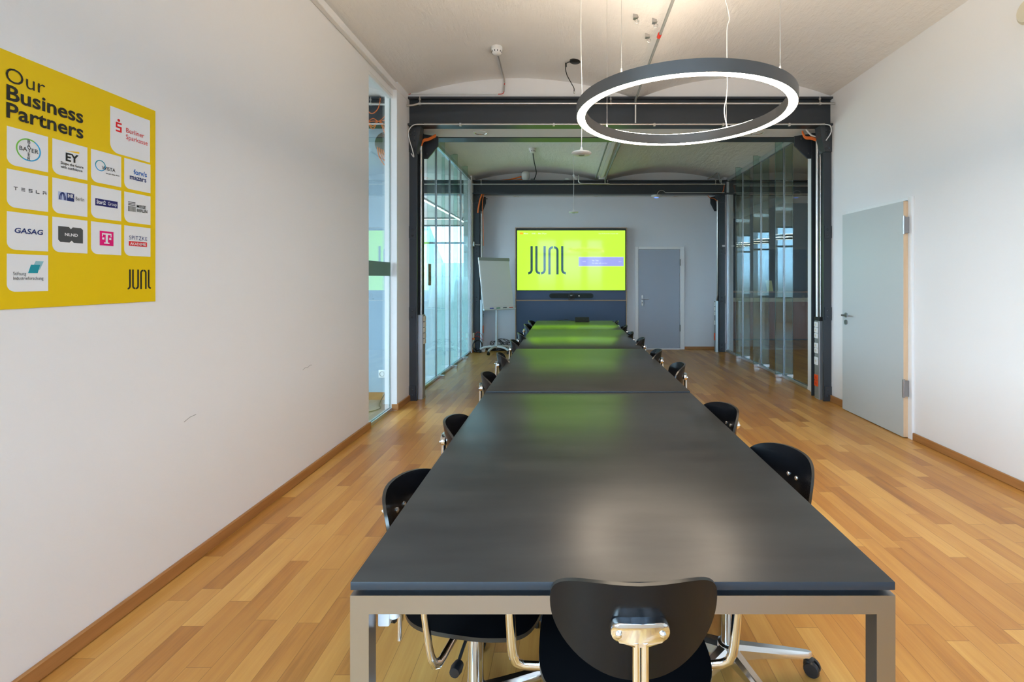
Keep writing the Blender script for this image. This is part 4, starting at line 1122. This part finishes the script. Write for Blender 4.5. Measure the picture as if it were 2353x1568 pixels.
SY = YB - 0.118
sx0, sx1, sz0, sz1 = -0.978, 1.140, 1.178, 2.350
t = thing('wall_screen', (0.08, SY, 1.76), 'large lime green display with dark lettering in the media panel', 'screen')
bm = B(); box(bm, sx0 - .012, sx1 + .012, SY + .002, SY + .068, sz0 - .012, sz1 + .030, .004, 1); part('bezel', bm, M['black'], t)
bm = B(); box(bm, sx0, sx1, SY - .001, SY + .002, sz0, sz1); disp = part('display', bm, M['lime'], t)
kx = (sx1 - sx0) / (2165 - 232); kz = (sz1 - sz0) / (1232 - 150)
U = lambda x: sx0 + (x - 232) * kx
V = lambda y: sz1 - (y - 150) * kz
fs = fnS(SY - .001)
bm = B(); juni(bm, U(428), V(947), 514 * kz, fs, 0.0, 0.0008); part('logo', bm, M['juni'], disp, label='dark stencil lettering reading JUNI')
bm = B(); box(bm, U(1332), U(2138), SY - .0018, SY - .001, V(800), V(628)); part('meeting_card', bm, M['lilac'], disp, label='lilac meeting card')
bm = B(); box(bm, U(1332), U(2138), SY - .0024, SY - .0018, V(634), V(628)); box(bm, U(1332), U(2138), SY - .0024, SY - .0018, V(800), V(794))
text_bm(bm, 'Meet', 36 * kz, lambda u, v, d: fs(U(352) + u, V(216) + v, .0012), bold=.012)
text_bm(bm, '10:08  –  Mon 29 Jun', 34 * kz, lambda u, v, d: fs(U(488) + u, V(216) + v, .0012), bold=.010, sx=.94)
text_bm(bm, 'Guest Wi-Fi and info at reception desk', 26 * kz, lambda u, v, d: fs(U(1690) + u, V(214) + v, .0012), sx=.86)
part('header_text', bm, M['dwhite'], disp)
bm = B(); box(bm, U(275), U(338), SY - .002, SY - .001, V(222), V(184)); part('meeting_icon', bm, M['damber'], disp)
bm = B()
text_bm(bm, '10:00', 30 * kz, lambda u, v, d: fs(U(1395) + u, V(722) + v, .0014))
text_bm(bm, 'No Title', 34 * kz, lambda u, v, d: fs(U(1572) + u, V(706) + v, .0014), bold=.01)
text_bm(bm, 'No video call specified', 30 * kz, lambda u, v, d: fs(U(1572) + u, V(752) + v, .0014))
text_bm(bm, 'Now', 26 * kz, lambda u, v, d: fs(U(2050) + u, V(720) + v, .0014))
part('card_text', bm, M['dblue'], disp)

t = thing('conference_bar', (0.08, YB - .105, 0.986), 'long dark conference camera bar on the ledge below the screen', 'video bar')
bm = B(); prism(bm, [(0.085 + .385 + .047 * math.cos(R(a)), 1.068 + .047 * math.sin(R(a))) for a in range(-90, 91, 15)] + [(0.085 - .385 + .047 * math.cos(R(a)), 1.068 + .047 * math.sin(R(a))) for a in range(90, 271, 15)], fnY, YB - .150, YB - .085)
part('speaker_body', bm, mat('dark_speaker_fabric', (0.012, 0.020, 0.018), .7), t, 40)
bm = B(); lathe(bm, [(.056, .0), (.060, -.02), (.058, -.034), (.044, -.040), (0, -.040)], (0.085, YB - .145, 1.070), 32, 'Y'); cp = part('camera_pod', bm, M['black'], t, 40)
bm = B(); lathe(bm, [(.030, .0), (.028, -.006), (.018, -.010), (0, -.012)], (0.085, YB - .185, 1.070), 28, 'Y'); part('lens', bm, mat('dark_lens', (.01, .02, .02), .05, coat=1), cp, 50)
bm = B(); box(bm, 0.025, 0.145, YB - .160, YB - .095, 0.987, 1.022, .004, 1); part('foot', bm, M['black'], t)
bm = B(); box(bm, 0.228, 0.240, YB - .151, YB - .149, 1.064, 1.070); part('indicator', bm, M['ledw'], t)

t = thing('control_panel', (0.235, 7.50, 0.743), 'small dark touch control panel at the screen end of the table', 'control panel')
prism(B_ := B(), [(7.44, .743), (7.56, .743), (7.56, .80), (7.545, .803)], lambda u, v, d: Vector((d, u, v)), 0.125, 0.345)
part('housing', B_, M['black'], t)
B_ = B(); n = Vector((0, -.06, .105)).normalized()
prism(B_, [(7.449, .7488), (7.538, .8), (7.5375, .8012), (7.4485, .7500)], lambda u, v, d: Vector((d, u - .001, v + .001)), 0.133, 0.337)
part('touch_screen', B_, mat('dark_touch_glass', (.015, .018, .022), .05), t)
bm = B(); tube(bm, curve_pts([(0.125, 7.53, .752), (0.07, 7.54, .748), (0.02, 7.52, .765), (-0.03, 7.54, .768), (-0.08, 7.58, .752), (-0.14, 7.61, .747), (-0.16, 7.64, .70), (-0.16, 7.64, .60)], 6), .004, 8); part('lead', bm, M['black'], t, 60)

# ---------------------------------------------------------------- flipchart
t = thing('flipchart', (-1.33, 9.12, 0), 'white mobile flipchart easel on a five armed castor base', 'flipchart')
bl = Vector((-1.53, 8.85, 0.83)); dv = Vector((0.79, 0.61, 0)); up = Vector((-0.122, 0.158, 0.965)); nn = dv.cross(up).normalized()
fb = lambda u, v, d: bl + dv * u + up * v + nn * d
bw = 0.65
def slab(u0, u1, v0, v1, d0, d1):
    bm = B(); prism(bm, [(u0, v0), (u1, v0), (u1, v1), (u0, v1)], fb, d0, d1); return bm
part('board', slab(0, bw, 0.0, 1.0, -.018, 0.0), M['white'], t)
part('paper_pad', slab(.012, bw - .012, .058, .955, 0.0, .007), M['paper'], t)
part('clamp_bar', slab(-.006, bw + .006, .945, 1.005, -.012, .020), M['greybar'], t)
tr = part('pen_tray', slab(-.004, bw + .008, -.012, .012, -.01, .045), M['basewhite'], t)
pens = [(.12, (.02, .05, .45), 'blue marker pen on the flipchart tray'), (.26, (.01, .22, .12), 'green marker pen on the flipchart tray'), (.40, (.015, .015, .03), 'black marker pen on the flipchart tray'), (.535, (.60, .02, .02), 'red marker pen on the flipchart tray')]
for u, c, lab in pens:
    bm = B(); a = fb(u, .021, .028); tube(bm, [a, a + dv * .04, a + dv * .042, a + dv * .075], .009, 10, radii=[.0085, .0085, .0095, .0095])
    tag(obj('marker_pen', bm, mat('marker_' + lab.split()[0], c, .35), None, 50), lab, 'marker pen', 'marker pens')
bm = B(); tube(bm, [(-1.335, 9.15, .09), (-1.335, 9.15, .95)], .021, 20); tube(bm, [(-1.335, 9.15, .95), (-1.335, 9.15, 1.02)], .015, 16); part('pole', bm, M['basewhite'], t, 40)
bm = B(); a = fb(.28, .12, -.018); tube(bm, [(-1.335, 9.15, 0.96), a], .014, 10); tube(bm, [(-1.335, 9.15, 1.01), fb(.30, .30, -.018)], .014, 10); part('board_support', bm, M['basewhite'], t, 40)
for k in range(5):
    a = R(178 + 72 * k); c, s = math.cos(a), math.sin(a)
    bm = B(); tube(bm, curve_pts([(-1.335, 9.15, .115), (-1.335 + .12 * c, 9.15 + .12 * s, .118), (-1.335 + .24 * c, 9.15 + .24 * s, .10), (-1.335 + .315 * c, 9.15 + .315 * s, .068)], 5), .02, 12, radii=None); arm = part('base_arm', bm, M['basewhite'], t, 60)
    x, y = -1.335 + .312 * c, 9.15 + .312 * s
    bm = B()
    for q in (-1, 1): tube(bm, [(x + q * .006 * -s, y + q * .006 * c, .026), (x + q * .020 * -s, y + q * .020 * c, .026)], .026, 18)
    tube(bm, [(x, y, .03), (x, y, .07)], .015, 12); part('caster', bm, M['black'], arm, 40)

# cable tangles at the foot of the far wall
def tangle(cx, cy, rx, ry, zmax, n, seed, r):
    rnd = random.Random(seed); bm = B()
    for k in range(n):
        pts = []
        ph = rnd.random() * 6.28
        a, b = rnd.uniform(.35, 1) * rx, rnd.uniform(.35, 1) * ry
        ox, oy = rnd.uniform(-.4, .4) * rx, rnd.uniform(-.3, .3) * ry
        top = rnd.uniform(.4, 1) * zmax
        for i in range(9):
            q = ph + i * 0.85
            pts.append((cx + ox + a * math.cos(q), cy + oy + b * math.sin(q * 1.3), max(r, r + top * (0.5 + 0.5 * math.sin(q * 1.1 + k)))))
        tube(bm, curve_pts(pts, 5), r, 6)
    return bm
tag(obj('cable_tangle', tangle(-1.24, 9.42, .22, .06, .24, 6, 3, .006), M['black'], None, 60), 'tangle of black cables behind the flipchart base', 'cables')
tag(obj('cable_tangle', tangle(-1.30, 9.40, .24, .05, .05, 5, 8, .007), M['black'], None, 60), 'flat heap of black cables on the floor behind the flipchart', 'cables')
bm = B()
for k in range(5): tube(bm, [(-1.70 + .085 * math.cos(q / 10 * PI), 9.16 + .02 * k * .5, .13 + (.115 - .004 * k) * math.sin(q / 10 * PI)) for q in range(21)], .010, 8)
tag(obj('cable_coil', bm, M['black'], None, 60), 'thick black cable coil leaning on the column behind the flipchart', 'cable')
tag(obj('cable_tangle', tangle(-1.60, 9.22, .05, .02, .22, 4, 5, .005), M['plastic'], None, 60), 'loop of pale cables beside the black coil', 'cables')
bm = B(); tube(bm, curve_pts([(-1.76, 9.19, .33), (-1.70, 9.18, .39), (-1.63, 9.2, .34), (-1.60, 9.22, .22)], 6), .004, 6); tube(bm, curve_pts([(-1.76, 9.19, .30), (-1.69, 9.18, .31), (-1.62, 9.2, .24)], 6), .004, 6)
tag(obj('cable', bm, M['red'], None, 60), 'thin red cables from the cream socket boxes', 'cable')
bm = B(); box(bm, -1.80, -1.755, 9.165, 9.2, .245, .275, .004, 1); tag(obj('cable_adapter', bm, M['orange']), 'small orange adapter between the cream socket boxes', 'adapter')

# ---------------------------------------------------------------- door tag on the glass
t = thing('door_notice', (-1.838, 6.47, 1.41), 'narrow khaki paper strip stuck on the first left glass pane', 'notice')
bm = B(); box(bm, -1.8395, -1.8385, 6.40, 6.535, 1.315, 1.605); part('paper', bm, mat('khaki_paper', (.30, .29, .20), .8), t)
bm = B()
for k in range(7):
    z = 1.38 + .017 * k; box(bm, -1.8384, -1.838, 6.455, 6.505, z, z + .011)
box(bm, -1.8384, -1.838, 6.44, 6.51, 1.53, 1.536)
part('print', bm, mat('dark_green_print', (.03, .08, .04), .8), t)
# fine scuffs on the left wall
def scuff(pts, label):
    bm = B(); tube(bm, [(XL + .0008, y, z) for y, z in pts], .0012, 5); tag(obj('wall_scuff', bm, M['grey']), label, 'scuff mark')
scuff([(3.40, .765), (3.43, .775), (3.46, .770), (3.50, .782), (3.52, .778)], 'grey scuff mark on the left wall above the baseboard')
scuff([(2.345, .712), (2.38, .725), (2.42, .728)], 'faint grey scuff low on the left wall nearer the camera')

# ---------------------------------------------------------------- adjoining rooms
t = thing('bar_counter', (6.2, 11.2, 0), 'red brown wooden counter seen through the right glass wall', 'counter')
bm = B(); box(bm, 3.3, 9.2, 11.0, 11.6, 0.03, .875); part('front_panel', bm, M['brownwood'], t)
bm = B(); box(bm, 3.3, 9.2, 10.97, 11.62, .875, .965); part('light_band', bm, mat('pale_counter_band', (.55, .45, .30), .5), t)
bm = B(); box(bm, 3.3, 9.2, 11.12, 11.6, .965, 1.08); part('recess', bm, M['black'], t)
bm = B(); box(bm, 3.3, 9.2, 11.05, 11.65, 1.08, 1.11); part('counter_top', bm, M['brownwood'], t)
bm = B(); box(bm, 3.3, 9.2, 11.03, 11.6, 0.0, .03); part('plinth', bm, M['black'], t)
for x, lab in ((4.62, 'yellow paper card standing on the red brown counter'), ):
    bm = B(); prism(bm, [(11.15, 1.11), (11.157, 1.11), (11.25, 1.36), (11.243, 1.36)], lambda u, v, d: Vector((d, u, v)), x, x + .14); tag(obj('paper_card', bm, mat('yellow_card', (.70, .66, .20), .7)), lab, 'card')
def linear(x0, y0, x1, y1, z, label):
    t = thing('linear_lamp', ((x0 + x1) / 2, (y0 + y1) / 2, z), label, 'lamp', 'linear lamps')
    w = .03
    if abs(x1 - x0) > abs(y1 - y0): a = (x0, x1, y0 - w, y0 + w)
    else: a = (x0 - w, x0 + w, y0, y1)
    bm = B(); box(bm, *a, z, z + .05); part('profile', bm, M['ring'], t)
    bm = B(); box(bm, *a, z - .004, z); part('diffuser', bm, M['ledw'], t)
    for k in (.15, .85):
        x, y = x0 + (x1 - x0) * k, y0 + (y1 - y0) * k
        bm = B(); tube(bm, [(x, y, z + .05), (x, y, 3.5)], .002, 6); part('suspension_wire', bm, M['galv'], t)
linear(-3.0, 10.0, -3.0, 14.4, 3.05, 'bright linear lamp receding behind the left glass')
linear(-6.2, 14.6, -2.3, 14.6, 3.20, 'bright linear lamp across the far windows behind the left glass')
t = thing('street_building', (-11, 30, -6), 'pale facade across the street seen through the far left windows', 'building')
bm = B(); box(bm, -24, -3, 28, 36, -8, 2.3); part('wall', bm, M['facade'], t)
bm = B(); prism(bm, [(27.6, 2.3), (36.4, 2.3), (32, 5.2)], fnX, -24.4, -9.2); part('roof', bm, M['roof'], t)
for k in range(6):
    for zz in (-3.4, -.4):
        x = -22 + 3.1 * k; bm = B(); box(bm, x, x + 1.1, 27.95, 28.05, zz, zz + 1.7); part('window', bm, M['paneext'], t)
# ---------------------------------------------------------------- poster with the partner logos
PX = XL + 0.004
fp = lambda u, v, d: Vector((PX + d, u, v))
def flat(c, name, r=.55): return mat(name, c, r, spec=.3)
P = {'yellow': flat((.74, .50, .001), 'yellow_poster_paper', .45), 'card': flat((.76, .76, .78), 'white_poster_print'), 'ink': flat((.012, .014, .014), 'black_poster_ink'),
     'red': flat((.62, .01, .015), 'red_poster_ink'), 'navy': flat((.008, .022, .13), 'navy_poster_ink'), 'blue': flat((.02, .12, .42), 'blue_poster_ink'),
     'green': flat((.16, .45, .06), 'green_poster_ink'), 'sky': flat((.03, .33, .62), 'sky_poster_ink'), 'amber': flat((.85, .50, .01), 'amber_poster_ink'),
     'grey': flat((.06, .065, .07), 'grey_poster_ink'), 'magenta': flat((.68, .002, .16), 'magenta_poster_ink'), 'teal': flat((.01, .26, .33), 'teal_poster_ink'),
     'pale': flat((.25, .48, .55), 'pale_teal_poster_ink'), 'lilac': flat((.40, .46, .66), 'pale_blue_poster_ink'), 'indigo': flat((.012, .012, .12), 'indigo_poster_ink')}
po = thing('poster', (XL, 1.875, 1.735), 'yellow poster of partner logos on the long left wall', 'poster')
bm = B(); box(bm, XL + .001, PX, 1.572, 2.178, 1.307, 2.165); part('sheet', bm, P['yellow'], po)

def quad(bm, poly, d=.0012, mi=0): prism(bm, poly, fp, d - .0004, d, mi)
def rect(bm, u0, u1, v0, v1, d=.0012, mi=0): quad(bm, [(u0, v0), (u1, v0), (u1, v1), (u0, v1)], d, mi)
def txt(bm, s, size, u, v, bold=0, align='LEFT', sp=1.0, sx=1.0, line=1.0, d=.0016, mi=0, shear=0.0):
    text_bm(bm, s, size, lambda a, b, dd: fp(u + a, v + b, d), bold=bold, align=align, spacing=sp, sx=sx, line=line, mi=mi, shear=shear)
def ringseg(bm, cu, cv, r, w, a0, a1, mi=0, d=.0012, n=24, ry=None):
    ribbon(bm, arc(cu, cv, r, ry or r, a0, a1, n), w, fp, d - .0004, d, mi)

bm = B()
txt(bm, 'Our', .0725, 1.592, 2.063, bold=-.004)
txt(bm, 'Business', .0715, 1.594, 2.004, bold=.020, sx=1.06)
txt(bm, 'Partners', .0715, 1.594, 1.945, bold=.020, sx=1.06)
part('heading', bm, P['ink'], po)
bm = B(); juni(bm, 2.040, 1.363, .085, fp, .0004, .0012); part('sender_logo', bm, P['ink'], po, label='black stencil lettering reading JUNI')

CU = [1.600, 1.7415, 1.883, 2.0245]; CV = [1.789, 1.6475, 1.506, 1.365]; CS = .127
def card(u, v, s):
    r = s * .20
    poly = [(u + r - r * math.cos(R(a)), v + r - r * math.sin(R(a))) for a in range(0, 91, 10)] + [(u + s, v), (u + s, v + s), (u, v + s)]
    bm = B(); prism(bm, poly, fp, .0003, .0008)
    return part('logo_card', bm, P['card'], po)
def logo(c, bm, mats, label):
    part('logo', bm, [P[m] for m in mats], c, label=label)
def cc(i, j): return CU[i] + CS / 2, CV[j] + CS / 2

# large card, top right
c = card(1.962, 1.925, .187)
bm = B(); cu, cv = 1.962, 1.925
rect(bm, cu + .024, cu + .050, cv + .107, cv + .114); rect(bm, cu + .024, cu + .031, cv + .114, cv + .123); rect(bm, cu + .024, cu + .050, cv + .123, cv + .130)
rect(bm, cu + .043, cu + .050, cv + .098, cv + .107); rect(bm, cu + .024, cu + .050, cv + .091, cv + .098)
quad(bm, arc(cu + .037, cv + .139, .006, .006, 0, 345, 14))
txt(bm, 'Berliner', .0285, cu + .068, cv + .100, sx=.95); txt(bm, 'Sparkasse', .0285, cu + .068, cv + .072, sx=.95)
logo(c, bm, ['red'], 'red bank lettering with a dotted S sign')
# row 1
c = card(CU[0], CV[0], CS); u, v = cc(0, 0); bm = B()
ringseg(bm, u + .001, v, .0365, .0042, 60, 240, 0); ringseg(bm, u + .001, v, .0365, .0042, 240, 420, 1)
txt(bm, 'BAYER', .0205, u + .001, v - .0065, bold=.012, align='CENTER', mi=2)
for k, ch in enumerate('BA ER'): 
    if ch != ' ': txt(bm, ch, .0175, u + .001, v + .0225 - .0145 * k, bold=.012, align='CENTER', mi=2)
logo(c, bm, ['green', 'sky', 'grey'], 'crossed BAYER lettering in a green and blue ring')
c = card(CU[1], CV[0], CS); u, v = cc(1, 0); bm = B()
txt(bm, 'EY', .042, u - .020, v - .006, bold=.03, mi=0)
quad(bm, [(u - .020, v + .030), (u + .032, v + .038), (u + .032, v + .031)], mi=1)
txt(bm, 'Shape the future', .0145, u - .036, v - .0225, bold=.012, mi=0, sx=.86); txt(bm, 'with confidence', .0145, u - .036, v - .0365, bold=.012, mi=0, sx=.86)
logo(c, bm, ['ink', 'amber'], 'dark EY lettering under an amber beam')
c = card(CU[2], CV[0], CS); u, v = cc(2, 0); bm = B()
ringseg(bm, u - .026, v + .006, .020, .0035, 0, 180, 0); ringseg(bm, u - .026, v + .006, .020, .0035, 180, 360, 1)
txt(bm, 'WISTA', .020, u - .021, v - .007, bold=.012, mi=2, sx=.95); txt(bm, 'we get ideas done', .0080, u - .004, v - .021, bold=.015, mi=2)
logo(c, bm, ['teal', 'sky', 'ink'], 'WISTA lettering with a teal ring')
c = card(CU[3], CV[0], CS); u, v = cc(3, 0); bm = B()
txt(bm, 'forv/s', .030, u - .021, v + .004, bold=.022, mi=0, sx=.95); txt(bm, 'mazars', .0305, u - .040, v - .020, bold=.022, mi=1, sx=.95)
logo(c, bm, ['blue', 'navy'], 'blue forvis mazars lettering')
# row 2
c = card(CU[0], CV[1], CS); u, v = cc(0, 1); bm = B()
for k, ch in enumerate('TESLA'):
    a = u - .044 + .0225 * k; h, w = .0115, .0115; y = v - .004
    t_ = .0024
    if ch == 'T': rect(bm, a, a + w, y + h - t_, y + h); rect(bm, a + w / 2 - t_ / 2, a + w / 2 + t_ / 2, y, y + h - t_)
    if ch == 'E': [rect(bm, a, a + w, y + q, y + q + t_) for q in (0, (h - t_) / 2, h - t_)]
    if ch == 'S': [rect(bm, a, a + w, y + q, y + q + t_) for q in (0, (h - t_) / 2, h - t_)]; rect(bm, a, a + t_, y + h / 2, y + h); rect(bm, a + w - t_, a + w, y, y + h / 2)
    if ch == 'L': rect(bm, a, a + t_, y, y + h); rect(bm, a, a + w, y, y + t_)
    if ch == 'A': rect(bm, a, a + w, y + h - t_, y + h); rect(bm, a, a + t_, y, y + h * .55); rect(bm, a + w - t_, a + w, y, y + h * .55); rect(bm, a, a + w, y + h * .40, y + h * .40 + t_)
logo(c, bm, ['grey'], 'widely spaced TESLA lettering')
c = card(CU[1], CV[1], CS); u, v = cc(1, 1); bm = B()
rect(bm, u - .044, u - .014, v - .013, v + .017, mi=0); rect(bm, u - .014, u + .013, v - .013, v + .017, mi=1)
ringseg(bm, u - .029, v - .012, .006, .003, 0, 180, 1, .0016, ry=.024); ringseg(bm, u - .029, v - .012, .011, .003, 0, 180, 1, .0016, ry=.027)
txt(bm, 'IHK', .0200, u - .0115, v - .000, bold=.02, mi=2, sx=.66, d=.0018); txt(bm, 'Berlin', .0200, u + .017, v - .006, mi=3, sx=.72)
logo(c, bm, ['lilac', 'navy', 'card', 'grey'], 'IHK Berlin lettering with two blue squares')
c = card(CU[2], CV[1], CS); u, v = cc(2, 1); bm = B()
rect(bm, u - .047, u + .047, v - .013, v + .015, mi=0)
txt(bm, 'Start2', .0215, u - .043, v - .005, bold=.025, mi=1, sx=.72, d=.0018); txt(bm, 'Group', .0200, u + .004, v - .005, mi=1, sx=.72, d=.0018)
logo(c, bm, ['indigo', 'card'], 'indigo bar reading Start2 Group')
c = card(CU[3], CV[1], CS); u, v = cc(3, 1); bm = B()
for k in range(3): rect(bm, u - .046, u - .012, v + .010 + .006 * k, v + .013 + .006 * k)
for k in range(6): rect(bm, u - .046 + .0062 * k, u - .043 + .0062 * k, v - .016, v + .007)
txt(bm, 'MESSE', .0185, u - .007, v + .004, bold=.022, sx=.92); txt(bm, 'BERLIN', .0185, u - .007, v - .013, bold=.022, sx=.92)
logo(c, bm, ['ink'], 'MESSE BERLIN lettering with a striped gate sign')
# row 3
c = card(CU[0], CV[2], CS); u, v = cc(0, 2); bm = B()
txt(bm, 'GASAG', .0245, u + .001, v - .006, bold=.022, align='CENTER', sx=1.12, shear=.12)
logo(c, bm, ['navy'], 'wide navy GASAG lettering')
c = card(CU[1], CV[2], CS); u, v = cc(1, 2); bm = B()
quad(bm, [(u - .044, v - .018), (u - .036, v - .026), (u - .004, v - .026), (u + .004, v - .018), (u + .012, v - .026), (u + .046, v - .026), (u + .046, v + .026), (u + .038, v + .032), (u + .008, v + .032), (u + .001, v + .024), (u - .006, v + .032), (u - .044, v + .032)], mi=0)
txt(bm, 'NLND', .0150, u + .002, v - .002, bold=.03, mi=1, align='CENTER', sx=1.15, d=.0018)
logo(c, bm, ['grey', 'card'], 'dark notched shape reading NLND')
c = card(CU[2], CV[2], CS); u, v = cc(2, 2); bm = B()
rect(bm, u - .029, u + .029, v - .028, v + .030, mi=0)
T = .0016
rect(bm, u - .020, u + .020, v + .016, v + .022, T, 1); rect(bm, u - .020, u - .0165, v + .008, v + .016, T, 1); rect(bm, u + .0165, u + .020, v + .008, v + .016, T, 1)
rect(bm, u - .0045, u + .0045, v - .015, v + .016, T, 1); rect(bm, u - .011, u + .011, v - .020, v - .015, T, 1)
rect(bm, u - .019, u - .0105, v - .004, v + .0045, T, 1); rect(bm, u + .0105, u + .019, v - .004, v + .0045, T, 1)
logo(c, bm, ['magenta', 'card'], 'magenta square with a white T and dots')
c = card(CU[3], CV[2], CS); u, v = cc(3, 2); bm = B()
txt(bm, 'SPITZKE', .0240, u - .043, v + .006, mi=0, sx=.93, sp=1.12)
rect(bm, u - .043, u + .045, v - .021, v - .001, mi=1); txt(bm, 'AKADEMIE', .0170, u + .001, v - .017, bold=.012, mi=2, align='CENTER', sx=.95, d=.0018)
logo(c, bm, ['navy', 'red', 'card'], 'SPITZKE lettering above a red AKADEMIE bar')
# row 4
c = card(CU[0], CV[3], CS); u, v = cc(0, 3); bm = B()
quad(bm, [(u + .010, v + .012), (u + .036, v + .012), (u + .049, v + .042), (u + .023, v + .042)], .0010, 1)
quad(bm, [(u - .001, v + .000), (u + .029, v + .000), (u + .037, v + .029), (u + .008, v + .029)], .0014, 0)
txt(bm, 'Stiftung', .0165, u - .047, v - .008, mi=2, sx=.80); txt(bm, 'Industrieforschung', .0165, u - .047, v - .0235, mi=2, sx=.76)
logo(c, bm, ['teal', 'pale', 'grey'], 'Stiftung Industrieforschung lettering with teal panes')
